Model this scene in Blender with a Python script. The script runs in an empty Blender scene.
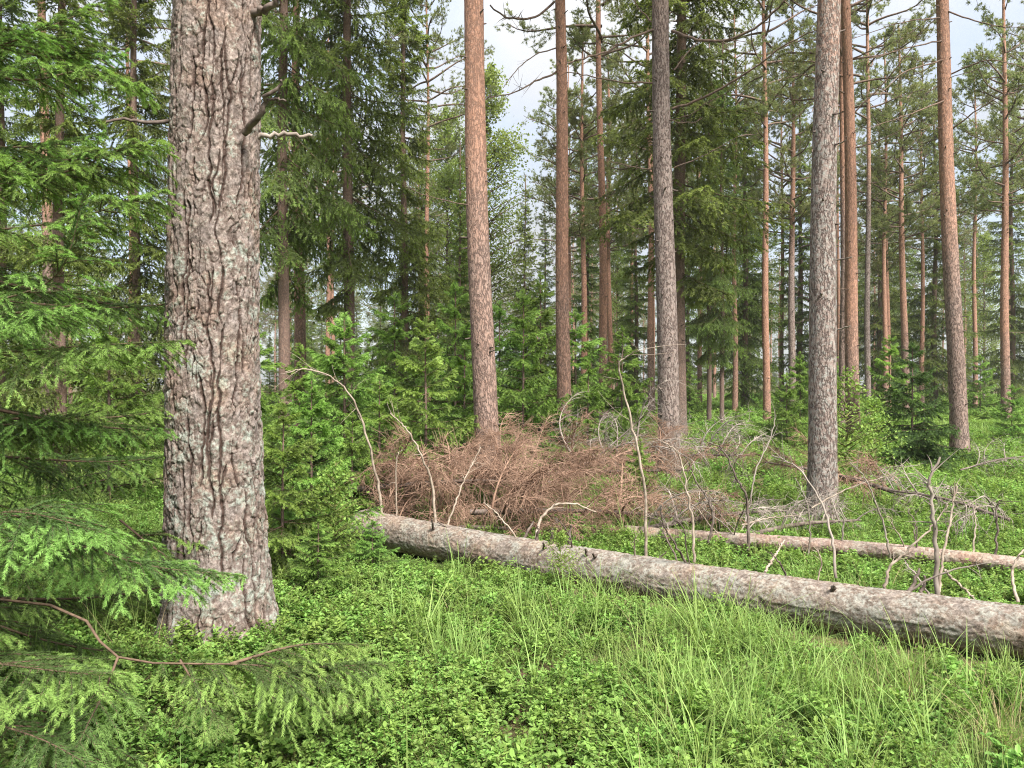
import bpy, math, random
import numpy as np
from math import radians as R, sin, cos, pi
from mathutils import Matrix, Vector

# ------------------------------------------------------------------ camera, world, light, exposure
scn = bpy.context.scene
COL = scn.collection
F = 773.0                      # focal length in pixels at 1024 wide
CAMH = 1.6
cam_d = bpy.data.cameras.new('camera'); cam = bpy.data.objects.new('camera', cam_d); COL.objects.link(cam)
cam.location = (0, 0, CAMH); cam.rotation_euler = (R(90), 0, 0)
cam_d.sensor_width = 36; cam_d.lens = 36 * F / 1024; cam_d.clip_start = 0.05; cam_d.clip_end = 1500
scn.camera = cam

SUN_EL, SUN_AZ = 50, 148       # azimuth clockwise from +Y: behind the camera, to the right
world = bpy.data.worlds.new('World'); scn.world = world; world.use_nodes = True
wn, wl = world.node_tree.nodes, world.node_tree.links
bg = wn['Background']; bg.inputs['Strength'].default_value = 0.1
sky = wn.new('ShaderNodeTexSky'); sky.sky_type = 'NISHITA'; sky.sun_disc = False
sky.sun_elevation = R(SUN_EL); sky.sun_rotation = R(SUN_AZ); sky.dust_density = 2.0
wtc = wn.new('ShaderNodeTexCoord')
wno = wn.new('ShaderNodeTexNoise'); wno.inputs['Scale'].default_value = 5.0; wno.inputs['Detail'].default_value = 6
wrp = wn.new('ShaderNodeValToRGB'); wrp.color_ramp.elements[0].position = .36; wrp.color_ramp.elements[1].position = .62
wrp.color_ramp.elements[0].color = (.55, .55, .55, 1); wrp.color_ramp.elements[1].color = (1, 1, 1, 1)
wmx = wn.new('ShaderNodeMix'); wmx.data_type = 'RGBA'; wmx.inputs['B'].default_value = (5.1, 5.35, 5.7, 1)
wl.new(wtc.outputs['Generated'], wno.inputs['Vector']); wl.new(wno.outputs['Fac'], wrp.inputs['Fac'])
wsx = wn.new('ShaderNodeSeparateXYZ'); wl.new(wtc.outputs['Generated'], wsx.inputs[0])
wcl = wn.new('ShaderNodeMath'); wcl.operation = 'MULTIPLY_ADD'; wcl.use_clamp = False; wcl.inputs[1].default_value = 6.5; wcl.inputs[2].default_value = 2.0
wmc = wn.new('ShaderNodeMath'); wmc.operation = 'MAXIMUM'; wmc.inputs[1].default_value = 0; wl.new(wsx.outputs['Z'], wmc.inputs[0]); wsq = wn.new('ShaderNodeMath'); wsq.operation = 'POWER'; wsq.inputs[1].default_value = 2.0; wl.new(wmc.outputs[0], wsq.inputs[0]); wl.new(wsq.outputs[0], wcl.inputs[0])
wsc = wn.new('ShaderNodeVectorMath'); wsc.operation = 'SCALE'; wsc.inputs[0].default_value = (.975, .995, 1.04); wl.new(wcl.outputs[0], wsc.inputs['Scale'])
wl.new(wsc.outputs[0], wmx.inputs['B'])      # overcast: the zenith is brighter than the horizon
wl.new(wrp.outputs['Color'], wmx.inputs['Factor']); wl.new(sky.outputs['Color'], wmx.inputs['A'])
wl.new(wmx.outputs['Result'], bg.inputs['Color'])

sun_d = bpy.data.lights.new('sun', 'SUN'); sun_d.energy = 3.2; sun_d.angle = R(15); sun_d.color = (1, .96, .9)
sun = bpy.data.objects.new('sun', sun_d); COL.objects.link(sun)
sdir = Vector((sin(R(SUN_AZ)) * cos(R(SUN_EL)), cos(R(SUN_AZ)) * cos(R(SUN_EL)), sin(R(SUN_EL))))
sun.rotation_euler = sdir.to_track_quat('Z', 'Y').to_euler(); sun.location = (0, -5, 30)

scn.view_settings.view_transform = 'Standard'; scn.view_settings.look = 'None'
scn.view_settings.exposure = 1.75; scn.view_settings.gamma = 1.0
cy = scn.cycles
cy.max_bounces = 6; cy.diffuse_bounces = 4; cy.glossy_bounces = 1; cy.transmission_bounces = 4; cy.transparent_max_bounces = 4
cy.caustics_reflective = False; cy.caustics_refractive = False; cy.use_denoising = True
cy.denoising_prefilter = 'NONE'; cy.filter_width = 1.1
cy.use_adaptive_sampling = True; cy.adaptive_threshold = 0.02

# ------------------------------------------------------------------ helpers
rng = np.random.default_rng(7)
def at(px, py, Y): return Vector(((px - 512) / F * Y, Y, CAMH - (py - 384) / F * Y))
def nrm(a): return a / np.maximum(np.linalg.norm(a, axis=-1, keepdims=True), 1e-9)
def sstep(a, b, x): t = np.clip((x - a) / (b - a), 0, 1); return t * t * (3 - 2 * t)

def hash2(i, j, s=0):
    n = np.sin(i * 127.1 + j * 311.7 + s * 74.7) * 43758.5453
    return n - np.floor(n)
def vnoise(x, y, s=0):
    i, j = np.floor(x), np.floor(y); fx, fy = x - i, y - j
    fx = fx * fx * (3 - 2 * fx); fy = fy * fy * (3 - 2 * fy)
    a, b, c, d = hash2(i, j, s), hash2(i + 1, j, s), hash2(i, j + 1, s), hash2(i + 1, j + 1, s)
    return (a * (1 - fx) + b * fx) * (1 - fy) + (c * (1 - fx) + d * fx) * fy
def fbm(x, y, o=4, s=0):
    r = 0; a = .5
    for k in range(o): r = r + a * vnoise(x * 2 ** k, y * 2 ** k, s + k); a *= .5
    return r
def voro(x, y, s=0):
    i, j = np.floor(x), np.floor(y)
    f1 = np.full(x.shape, 9.); f2 = f1.copy(); idv = np.zeros(x.shape)
    for a in (-1, 0, 1):
        for b in (-1, 0, 1):
            px = i + a + hash2(i + a, j + b, s); py = j + b + hash2(i + a, j + b, s + 5)
            d = np.hypot(px - x, py - y); h = hash2(i + a, j + b, s + 9)
            m = d < f1
            f2 = np.where(m, f1, np.minimum(f2, d)); idv = np.where(m, h, idv); f1 = np.where(m, d, f1)
    return f1, f2, idv

def gh(x, y):
    x = np.asarray(x, float); y = np.asarray(y, float)
    near = sstep(6, 14, y)
    return (.05 * np.sin(.9 * x + .3) * np.cos(.8 * y) + .09 * near * np.sin(.33 * x - .41 * y + 1)
            + .05 * near * np.sin(1.1 * x + .7 * y) + .003 * np.clip(y - 15, 0, 200) + .05 * (fbm(x * .8, y * .8, 3) - .45))

class Geo:
    def __init__(s): s.v = []; s.f = []; s.n = 0; s.c = None
    def add(s, V, Fc, mat=0, age=0., var=.5, smooth=False):
        V = np.asarray(V, np.float32).reshape(-1, 3); Fc = np.asarray(Fc, np.int64)
        n = len(V)
        s.v.append((V, np.broadcast_to(np.asarray(age, np.float32), (n,)), np.broadcast_to(np.asarray(var, np.float32), (n,))))
        s.f.append((Fc + s.n, np.broadcast_to(np.asarray(mat, np.int32), (len(Fc),)), np.full(len(Fc), smooth)))
        s.n += n; s.c = None
    def arr(s):
        if s.c is None:
            V = np.concatenate([a[0] for a in s.v]); A = np.concatenate([a[1] for a in s.v]); B = np.concatenate([a[2] for a in s.v])
            out = []
            for k in (3, 4):
                q = [f for f in s.f if f[0].shape[1] == k]
                out.append((np.concatenate([f[0] for f in q]), np.concatenate([f[1] for f in q]), np.concatenate([f[2] for f in q])) if q else None)
            s.c = (V, A, B, out)
        return s.c
    def put(s, g, M, dvar=None, dage=None):
        V, A, B, out = g.arr()
        M = np.array(M); W = V @ M[:3, :3].T.astype(np.float32) + M[:3, 3].astype(np.float32)
        s.v.append((W, A if dage is None else np.clip(A + dage, 0, 1), B if dvar is None else np.full(len(V), dvar, np.float32)))
        for o in out:
            if o is not None: s.f.append((o[0] + s.n, o[1], o[2]))
        s.n += len(V); s.c = None
    def mesh(s, name, mats):
        V, A, B, out = s.arr()
        me = bpy.data.meshes.new(name)
        me.vertices.add(len(V)); me.vertices.foreach_set('co', V.astype(np.float32).ravel())
        li = []; st = []; mt = []; sm = []; off = 0
        for k, o in zip((3, 4), out):
            if o is None: continue
            li.append(o[0].ravel()); st.append(off + np.arange(len(o[0])) * k); off += o[0].size; mt.append(o[1]); sm.append(o[2])
        li = np.concatenate(li).astype(np.int32); st = np.concatenate(st).astype(np.int32)
        me.loops.add(len(li)); me.loops.foreach_set('vertex_index', li)
        me.polygons.add(len(st)); me.polygons.foreach_set('loop_start', st)
        me.polygons.foreach_set('material_index', np.concatenate(mt).astype(np.int32))
        me.polygons.foreach_set('use_smooth', np.concatenate(sm))
        for nm, a in (('age', A), ('var', B)):
            at_ = me.attributes.new(nm, 'FLOAT', 'POINT'); at_.data.foreach_set('value', np.ascontiguousarray(a, np.float32))
        for m in mats: me.materials.append(m)
        me.update(calc_edges=True)
        return me

def obj(name, data, parent=None, M=None):
    o = bpy.data.objects.new(name, data); COL.objects.link(o); o.parent = parent
    if M is not None: o.matrix_local = M
    return o
def tag(o, label, cat, group=None, kind=None):
    if label: o['label'] = label
    if cat: o['category'] = cat
    if group: o['group'] = group
    if kind: o['kind'] = kind
    return o
def thing(name, label, cat, loc, group=None, rz=0., sc=1.):
    o = obj(name, None); o.location = loc; o.rotation_euler = (0, 0, rz); o.scale = (sc,) * 3
    return tag(o, label, cat, group)
def mx(loc, yaw=0., pitch=0., roll=0., sc=1.):
    return Matrix.Translation(loc) @ Matrix.Rotation(yaw, 4, 'Z') @ Matrix.Rotation(-pitch, 4, 'Y') @ Matrix.Rotation(roll, 4, 'X') @ Matrix.Diagonal((sc, sc, sc, 1))

def spline(P, n):
    P = np.asarray(P, float); k = len(P)
    if k == 2: t = np.linspace(0, 1, n)[:, None]; return P[0] * (1 - t) + P[1] * t
    Q = np.vstack([2 * P[0] - P[1], P, 2 * P[-1] - P[-2]]); u = np.linspace(0, k - 1 - 1e-6, n); i = u.astype(int); t = (u - i)[:, None]
    a, b, c, d = Q[i], Q[i + 1], Q[i + 2], Q[i + 3]
    return .5 * (2 * b + (c - a) * t + (2 * a - 5 * b + 4 * c - d) * t ** 2 + (3 * b - a - 3 * c + d) * t ** 3)
def tube(g, P, r, ns=8, mat=0, cap=True, age=0., var=.5, disp=None):
    P = np.asarray(P, float); n = len(P); r = np.broadcast_to(np.asarray(r, float), (n,))
    T = nrm(np.gradient(P, axis=0)); ref = np.array([0, 0, 1.]) if abs(T[:, 2]).mean() < .8 else np.array([0, 1., 0])
    U = nrm(np.cross(T, ref)); W = np.cross(U, T)
    a = np.linspace(0, 2 * pi, ns, endpoint=False)
    rr = r[:, None] * np.ones(ns)[None]
    if disp is not None: rr = rr + disp
    V = P[:, None] + rr[..., None] * (np.cos(a)[None, :, None] * U[:, None] + np.sin(a)[None, :, None] * W[:, None])
    i, j = np.meshgrid(np.arange(n - 1), np.arange(ns), indexing='ij'); j2 = (j + 1) % ns
    Fq = np.stack([i * ns + j, i * ns + j2, (i + 1) * ns + j2, (i + 1) * ns + j], -1).reshape(-1, 4)
    g.add(V.reshape(-1, 3), Fq, mat, age, var, True)
    if cap:
        for e in (0, n - 1):
            ring = V[e]; C = P[e] + T[e] * (r[e] * .15 if e else -r[e] * .15)
            k = np.arange(ns); k2 = (k + 1) % ns
            g.add(np.vstack([ring, C]), np.stack([k, k2, np.full(ns, ns)] if e else [k2, k, np.full(ns, ns)], -1), mat + (1 if cap == 'wood' else 0), age, var)

Z3 = np.array([0, 0, 1.])
def twig_tubes(g, P0, D, l, dr, r0, r1, mat, K=4, ns=3, age=0., curl=None):
    n = len(P0); t = np.linspace(0, 1, K)
    P = P0[:, None] + D[:, None] * (l[:, None] * t)[..., None] - Z3 * (dr[:, None] * t ** 2)[..., None]
    if curl is not None: P = P + curl[:, None] * (t ** 2 * (l[:, None]))[..., None]
    U = nrm(np.cross(D, Z3 + .01)); W = np.cross(U, D)
    a = np.linspace(0, 2 * pi, ns, endpoint=False)
    rad = (r0[:, None] * (1 - t) + r1 * t)
    V = P[:, :, None] + rad[:, :, None, None] * (np.cos(a)[:, None] * U[:, None, None] + np.sin(a)[:, None] * W[:, None, None])
    base = (np.arange(n) * K * ns)[:, None, None]; k = np.arange(K - 1)[None, :, None]; j = np.arange(ns)[None, None]; j2 = (j + 1) % ns
    Fq = np.stack(np.broadcast_arrays(base + k * ns + j, base + k * ns + j2, base + (k + 1) * ns + j2, base + (k + 1) * ns + j), -1).reshape(-1, 4)
    g.add(V.reshape(-1, 3), Fq, mat, age, .5, True)
def twig_needles(g, rg, P0, D, l, dr, nd, nl, nw, fresh, mat=1, t0=0., spread=.8, fresh_amt=1.):
    n = np.maximum(3, (l * nd).astype(int)); ix = np.repeat(np.arange(len(l)), n); N = len(ix)
    t = t0 + (1 - t0) * rg.random(N)
    L = l[ix]; B = P0[ix] + D[ix] * (L * t)[:, None] - Z3 * (dr[ix] * t * t)[:, None]
    T = nrm(D[ix] * L[:, None] - Z3 * (2 * dr[ix] * t)[:, None])
    U = nrm(np.cross(T, Z3 + rg.normal(0, .05, (N, 3)))); W = np.cross(U, T)
    ph = rg.random(N) * 2 * pi
    Rr = np.cos(ph)[:, None] * U + (np.sin(ph) * .75 + .1)[:, None] * W
    d = nrm(T * (1.0 - .25 * rg.random(N))[:, None] + Rr * spread)
    w = nrm(np.cross(d, W + rg.normal(0, .35, (N, 3)))) * (nw / 2)
    ln = nl * (.7 + .45 * rg.random(N)) * (1 - .35 * t ** 6)
    V = np.stack([B - w, B + w, B + d * ln[:, None]], 1).reshape(-1, 3)
    tip = (1 - t) * L
    a = np.clip((fresh - tip) / max(fresh * .25, 1e-4), 0, 1) * fresh_amt
    a = np.clip(a * (.75 + .4 * rg.random(N)), 0, 1)
    g.add(V, np.arange(3 * N).reshape(-1, 3), mat, np.repeat(a, 3), np.repeat(rg.random(len(l))[ix], 3))

def spruce_branch(rg, L, sag=.12, up=.1, sec=26, ts=.05, nd=900, nl=.016, nw=.002, fresh=.05, axis=None, s0=.1, secl=.5,
                  hang=.25, r0=None, wood=True, tert=True, famt=1., tl=.45, dead=0.):
    g = Geo(); S = np.linspace(0, 1, 16)
    if axis is None:
        A = np.stack([L * S, .03 * L * np.sin(S * 5 + rg.random() * 6) * S, L * (-sag * S ** 1.2 + up * S ** 3)], -1)
    else: A = spline(axis, 16)
    if wood: tube(g, A, (r0 or .007 * L + .003) * (1 - .82 * S), 5, 0, False)
    TA = nrm(np.gradient(A, axis=0))
    s = np.clip(np.linspace(s0, .98, sec) + rg.normal(0, .012, sec), .03, .985); side = np.where(np.arange(sec) % 2, 1., -1.)
    ev = lambda Q, x: np.stack([np.interp(x, S, Q[:, k]) for k in range(3)], -1)
    P0 = ev(A, s); T = nrm(ev(TA, s)); lat = nrm(np.cross(T, Z3)) * side[:, None]
    an = (R(66) - R(22) * s + rg.normal(0, .12, sec))[:, None]
    D = nrm(np.cos(an) * T + np.sin(an) * lat + Z3 * rg.normal(-.05, .12, sec)[:, None])
    l = L * secl * (np.minimum(1, (s - s0) / .25 + .35) * (1 - s) ** .75 + .07) * rg.uniform(.7, 1.2, sec)
    # leader
    P0 = np.vstack([P0, A[10]]); D = np.vstack([D, nrm(A[-1] - A[10])]); l = np.append(l, np.linalg.norm(A[-1] - A[10]))
    dr = l * hang * rg.uniform(.5, 1.4, len(l)); dr[-1] = 0
    if wood: twig_tubes(g, P0[:-1], D[:-1], l[:-1], dr[:-1], .0016 + .006 * l[:-1], .0008, 0, 4)
    ka = np.arange(4, 15); ka = ka[S[ka] > s0 + .12]
    if len(ka): twig_needles(g, rg, A[ka], nrm(A[ka + 1] - A[ka]), np.linalg.norm(A[ka + 1] - A[ka], axis=1), np.zeros(len(ka)), nd, nl, nw, 0.)
    keep = rg.random(len(l)) >= dead
    twig_needles(g, rg, P0[keep], D[keep], l[keep], dr[keep], nd, nl, nw, fresh, fresh_amt=famt)
    if tert:
        nt = np.maximum(1, (l / ts).astype(int)); nt[~keep] = 1; ix = np.repeat(np.arange(len(l)), nt); N = len(ix)
        t = .12 + .83 * rg.random(N); L1 = l[ix]
        Q = P0[ix] + D[ix] * (L1 * t)[:, None] - Z3 * (dr[ix] * t * t)[:, None]
        T1 = nrm(D[ix] * L1[:, None] - Z3 * (2 * dr[ix] * t)[:, None]); la = nrm(np.cross(T1, Z3)) * rg.choice([-1., 1.], N)[:, None]
        a2 = R(50) + rg.normal(0, .15, N)
        D2 = nrm(np.cos(a2)[:, None] * T1 + np.sin(a2)[:, None] * la + Z3 * rg.normal(-.08, .15, N)[:, None])
        l2 = (tl * L1 * (1 - t) + .03) * rg.uniform(.6, 1.2, N); d2 = l2 * hang * rg.uniform(.4, 1.6, N)
        if wood: twig_tubes(g, Q, D2, l2, d2, np.full(N, .0013), .0007, 0, 3)
        twig_needles(g, rg, Q, D2, l2, d2, nd, nl, nw, fresh, fresh_amt=famt)
    return g

# ------------------------------------------------------------------ materials
def nodes(name):
    m = bpy.data.materials.new(name); m.use_nodes = True
    return m, m.node_tree.nodes, m.node_tree.links, m.node_tree.nodes['Principled BSDF']
def N(n, t, **k):
    x = n.new(t)
    for a, b in k.items():
        if hasattr(x, a) and a not in ('Scale', 'Detail'): setattr(x, a, b)
        else: x.inputs[a].default_value = b
    return x
def ramp(n, *st):
    r = n.new('ShaderNodeValToRGB'); e = r.color_ramp.elements
    while len(e) < len(st): e.new(.5)
    for k, (p, c) in zip(e, st): k.position = p; k.color = (*c, 1) if len(c) == 3 else c
    return r
def mixc(n, l, fac, a, b, mode='MIX'):
    x = n.new('ShaderNodeMix'); x.data_type = 'RGBA'; x.blend_type = mode
    for v, s in ((fac, 'Factor'), (a, 'A'), (b, 'B')):
        if isinstance(v, (int, float)): x.inputs[s].default_value = v
        elif isinstance(v, tuple): x.inputs[s].default_value = (*v, 1)
        else: l.new(v, x.inputs[s])
    return x.outputs['Result']
def math_(n, l, op, a, b=None, clamp=False):
    x = n.new('ShaderNodeMath'); x.operation = op; x.use_clamp = clamp
    for i, v in enumerate((a, b)):
        if v is None: continue
        if isinstance(v, (int, float)): x.inputs[i].default_value = v
        else: l.new(v, x.inputs[i])
    return x.outputs[0]

def leaf_mat(name, old, young, var=.35, trans=.35, rough=.5, tcol=1.25):
    m, n, l, p = nodes(name)
    age = N(n, 'ShaderNodeAttribute', attribute_name='age'); va = N(n, 'ShaderNodeAttribute', attribute_name='var')
    oi = n.new('ShaderNodeObjectInfo')
    c = mixc(n, l, age.outputs['Fac'], old, young)
    s = math_(n, l, 'ADD', math_(n, l, 'MULTIPLY', va.outputs['Fac'], .6), math_(n, l, 'MULTIPLY', oi.outputs['Random'], .4))
    hs = n.new('ShaderNodeHueSaturation'); l.new(c, hs.inputs['Color'])
    l.new(math_(n, l, 'ADD', math_(n, l, 'MULTIPLY', s, var * 2), 1 - var), hs.inputs['Value'])
    l.new(math_(n, l, 'ADD', math_(n, l, 'MULTIPLY', oi.outputs['Random'], .03), .485), hs.inputs['Hue'])
    c = hs.outputs['Color']
    l.new(c, p.inputs['Base Color']); p.inputs['Roughness'].default_value = rough; p.inputs['Specular IOR Level'].default_value = .12
    tr = n.new('ShaderNodeBsdfTranslucent'); l.new(mixc(n, l, 1., c, (tcol, tcol * 1.02, tcol * .7), 'MULTIPLY'), tr.inputs['Color'])
    ms = n.new('ShaderNodeMixShader'); ms.inputs[0].default_value = trans
    l.new(p.outputs[0], ms.inputs[1]); l.new(tr.outputs[0], ms.inputs[2]); l.new(ms.outputs[0], n['Material Output'].inputs['Surface'])
    return m
M_SPR_NEAR = leaf_mat('spruce_needles_near', (.10, .155, .05), (.25, .39, .10), .25)
M_SPR = leaf_mat('spruce_needles', (.135, .175, .055), (.25, .33, .085), .35, .5)
M_SAP = leaf_mat('sapling_needles', (.122, .192, .056), (.26, .395, .095), .3, .42)
M_PINE = leaf_mat('pine_needles', (.19, .215, .10), (.25, .27, .12), .3, .48)
M_BIRCH = leaf_mat('birch_leaves', (.20, .27, .08), (.27, .34, .11), .3, .5)
M_BILB = leaf_mat('bilberry_leaves', (.125, .225, .05), (.25, .375, .09), .4, .4, .4)
M_GRASS = leaf_mat('grass_blades', (.17, .26, .07), (.32, .43, .13), .3, .4, .45)
M_SHRUB = leaf_mat('shrub_leaves', (.16, .27, .06), (.26, .38, .09), .3, .4, .4)
M_STRAW = leaf_mat('dry_straw', (.30, .24, .13), (.36, .29, .16), .3, .3)

def twig_mat(name, c1, c2, sc=40.):
    m, n, l, p = nodes(name)
    t = n.new('ShaderNodeTexCoord'); no = N(n, 'ShaderNodeTexNoise'); no.inputs['Scale'].default_value = sc; no.inputs['Detail'].default_value = 3
    l.new(t.outputs['Object'], no.inputs['Vector']); r = ramp(n, (.35, c1), (.65, c2)); l.new(no.outputs['Fac'], r.inputs['Fac'])
    l.new(r.outputs['Color'], p.inputs['Base Color']); p.inputs['Roughness'].default_value = .9; p.inputs['Specular IOR Level'].default_value = .1
    return m
M_TWIG = twig_mat('spruce_twig', (.085, .058, .040), (.15, .10, .068))
M_LIMB = twig_mat('pine_limb', (.10, .075, .06), (.19, .13, .10), 12)
M_DEADPALE = twig_mat('barkless_dead_wood', (.20, .155, .12), (.38, .31, .245), 22)
M_DEADDARK = twig_mat('dark_dead_wood', (.075, .055, .045), (.17, .135, .115), 25)
M_DEADTWIG = twig_mat('dry_spruce_twigs', (.165, .095, .063), (.32, .21, .15), 6)
M_DEADGREY = twig_mat('grey_dry_twigs', (.18, .145, .12), (.32, .275, .235), 5)
M_STEM = twig_mat('green_stem', (.10, .13, .04), (.17, .15, .06), 30)

def bark_mat(name, sxy=34., sz=11., grey=(.22, .18, .16), dark=(.075, .052, .045), warm=(.37, .205, .14), lich=(.31, .32, .29), bump=.6):
    """warm and lichen are custom properties on each trunk; warm rises with height along the trunk."""
    m, n, l, p = nodes(name)
    t = n.new('ShaderNodeTexCoord'); mp = n.new('ShaderNodeMapping'); mp.inputs['Scale'].default_value = (sxy, sxy, sz)
    l.new(t.outputs['Object'], mp.inputs['Vector'])
    no = N(n, 'ShaderNodeTexNoise'); no.inputs['Scale'].default_value = 1.1; no.inputs['Detail'].default_value = 5
    l.new(mp.outputs[0], no.inputs['Vector'])
    wv = mixc(n, l, .35, mp.outputs[0], no.outputs['Color'], 'ADD')
    vo = N(n, 'ShaderNodeTexNoise'); vo.inputs['Scale'].default_value = .8; vo.inputs['Detail'].default_value = 4; vo.inputs['Roughness'].default_value = .55; l.new(wv, vo.inputs['Vector'])
    vc = N(n, 'ShaderNodeTexVoronoi', feature='F1'); vc.inputs['Scale'].default_value = 2.2; l.new(wv, vc.inputs['Vector'])
    crack = ramp(n, (0., (.05, .05, .05)), (.075, (1, 1, 1))); l.new(math_(n, l, 'ABSOLUTE', math_(n, l, 'SUBTRACT', vo.outputs['Fac'], .48)), crack.inputs['Fac'])
    fine = N(n, 'ShaderNodeTexNoise'); fine.inputs['Scale'].default_value = 60; fine.inputs['Detail'].default_value = 6; l.new(t.outputs['Object'], fine.inputs['Vector'])
    big = N(n, 'ShaderNodeTexNoise'); big.inputs['Scale'].default_value = 2.2; big.inputs['Detail'].default_value = 5; l.new(t.outputs['Object'], big.inputs['Vector'])
    aw = N(n, 'ShaderNodeAttribute', attribute_type='OBJECT', attribute_name='warm')
    az = N(n, 'ShaderNodeAttribute', attribute_type='OBJECT', attribute_name='warm_z')
    al = N(n, 'ShaderNodeAttribute', attribute_type='OBJECT', attribute_name='lichen')
    sx = n.new('ShaderNodeSeparateXYZ'); l.new(t.outputs['Object'], sx.inputs[0])
    zz = math_(n, l, 'DIVIDE', math_(n, l, 'SUBTRACT', sx.outputs['Z'], math_(n, l, 'SUBTRACT', az.outputs['Fac'], math_(n, l, 'MULTIPLY', big.outputs['Fac'], 2.))), 3.0, True)
    wf = math_(n, l, 'MAXIMUM', math_(n, l, 'MULTIPLY', zz, 1., True), math_(n, l, 'MULTIPLY', aw.outputs['Fac'], math_(n, l, 'ADD', big.outputs['Fac'], .45), True))
    c = mixc(n, l, wf, grey, warm)
    hs = n.new('ShaderNodeHueSaturation'); l.new(c, hs.inputs['Color'])
    vv = math_(n, l, 'ADD', .5, math_(n, l, 'ADD', math_(n, l, 'MULTIPLY', fine.outputs['Fac'], .5), math_(n, l, 'MULTIPLY', vc.outputs['Color'], .5)))
    l.new(vv, hs.inputs['Value']); c = hs.outputs['Color']
    lf = N(n, 'ShaderNodeTexNoise'); lf.inputs['Scale'].default_value = 24; lf.inputs['Detail'].default_value = 6; lf.inputs['Roughness'].default_value = .7
    l.new(t.outputs['Object'], lf.inputs['Vector'])
    lr = ramp(n, (.45, (0, 0, 0)), (.62, (1, 1, 1))); l.new(lf.outputs['Fac'], lr.inputs['Fac'])
    c = mixc(n, l, math_(n, l, 'MULTIPLY', lr.outputs['Color'], al.outputs['Fac'], True), c, lich)
    cf = math_(n, l, 'MAXIMUM', crack.outputs['Color'], math_(n, l, 'MULTIPLY', wf, .55))
    c = mixc(n, l, cf, dark, c)
    l.new(c, p.inputs['Base Color']); p.inputs['Roughness'].default_value = .95; p.inputs['Specular IOR Level'].default_value = .1
    b = n.new('ShaderNodeBump'); b.inputs['Strength'].default_value = bump; b.inputs['Distance'].default_value = .02
    l.new(math_(n, l, 'ADD', cf, math_(n, l, 'MULTIPLY', fine.outputs['Fac'], .6)), b.inputs['Height']); l.new(b.outputs[0], p.inputs['Normal'])
    return m
M_BARK = bark_mat('pine_bark')
M_SBARK = bark_mat('spruce_bark', 30, 18, (.17, .135, .115), (.08, .06, .05), (.2, .13, .1), bump=.4)

# bark of the big pine and of the logs: relief is in the mesh; 'age' = furrow depth, 'var' = plate
def big_bark(name, plate, furrow, lich, lamt, zlo):
    m, n, l, p = nodes(name)
    t = n.new('ShaderNodeTexCoord')
    fu = N(n, 'ShaderNodeAttribute', attribute_name='age'); pv = N(n, 'ShaderNodeAttribute', attribute_name='var')
    fine = N(n, 'ShaderNodeTexNoise'); fine.inputs['Scale'].default_value = 45; fine.inputs['Detail'].default_value = 8; fine.inputs['Roughness'].default_value = .65
    l.new(t.outputs['Object'], fine.inputs['Vector'])
    mid = N(n, 'ShaderNodeTexNoise'); mid.inputs['Scale'].default_value = 9; mid.inputs['Detail'].default_value = 6; l.new(t.outputs['Object'], mid.inputs['Vector'])
    pr = ramp(n, (.33, tuple(x * .62 for x in plate)), (.5, plate), (.68, tuple(min(1, x * 1.42) for x in plate))); l.new(fine.outputs['Fac'], pr.inputs['Fac'])
    hs = n.new('ShaderNodeHueSaturation'); l.new(pr.outputs['Color'], hs.inputs['Color'])
    l.new(math_(n, l, 'ADD', .62, math_(n, l, 'MULTIPLY', pv.outputs['Fac'], .72)), hs.inputs['Value'])
    l.new(math_(n, l, 'ADD', .35, math_(n, l, 'MULTIPLY', mid.outputs['Fac'], 1.5)), hs.inputs['Saturation'])
    c = hs.outputs['Color']
    lr = ramp(n, (.47, (0, 0, 0)), (.56, (1, 1, 1)))
    sx = n.new('ShaderNodeSeparateXYZ'); l.new(t.outputs['Object'], sx.inputs[0])
    lm = math_(n, l, 'MULTIPLY_ADD', sx.outputs['Z'], -zlo); lm.node.inputs[2].default_value = 0.
    l.new(math_(n, l, 'ADD', math_(n, l, 'ADD', math_(n, l, 'MULTIPLY', mid.outputs['Fac'], .5), math_(n, l, 'MULTIPLY', fine.outputs['Fac'], .5)), lm), lr.inputs['Fac'])
    c = mixc(n, l, math_(n, l, 'MULTIPLY', lr.outputs['Color'], lamt), c, lich)
    pa = N(n, 'ShaderNodeTexNoise'); pa.inputs['Scale'].default_value = 3.2; pa.inputs['Detail'].default_value = 7; pa.inputs['Roughness'].default_value = .65; l.new(t.outputs['Object'], pa.inputs['Vector'])
    pk = ramp(n, (.50, (0, 0, 0)), (.62, (1, 1, 1))); l.new(pa.outputs['Fac'], pk.inputs['Fac'])
    c = mixc(n, l, math_(n, l, 'MULTIPLY', pk.outputs['Color'], .45), c, mixc(n, l, 1., c, (1.0, .76, .60), 'MULTIPLY'))    # browner, freshly flaked bark
    c = mixc(n, l, fu.outputs['Fac'], c, furrow)
    l.new(c, p.inputs['Base Color']); p.inputs['Roughness'].default_value = .95; p.inputs['Specular IOR Level'].default_value = .12
    b = n.new('ShaderNodeBump'); b.inputs['Strength'].default_value = .7; b.inputs['Distance'].default_value = .015
    l.new(fine.outputs['Fac'], b.inputs['Height']); l.new(b.outputs[0], p.inputs['Normal'])
    return m
M_BIG = big_bark('old_pine_bark', (.228, .186, .163), (.06, .039, .031), (.30, .335, .29), .85, .02)
M_LOG = big_bark('log_bark', (.222, .18, .148), (.055, .038, .03), (.30, .305, .27), .7, 0.)
M_LOG2 = big_bark('thin_log_bark', (.27, .195, .16), (.11, .08, .065), (.34, .33, .28), .6, 0.)
M_CUT = twig_mat('cut_wood', (.38, .28, .18), (.48, .37, .25), 8)

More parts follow.
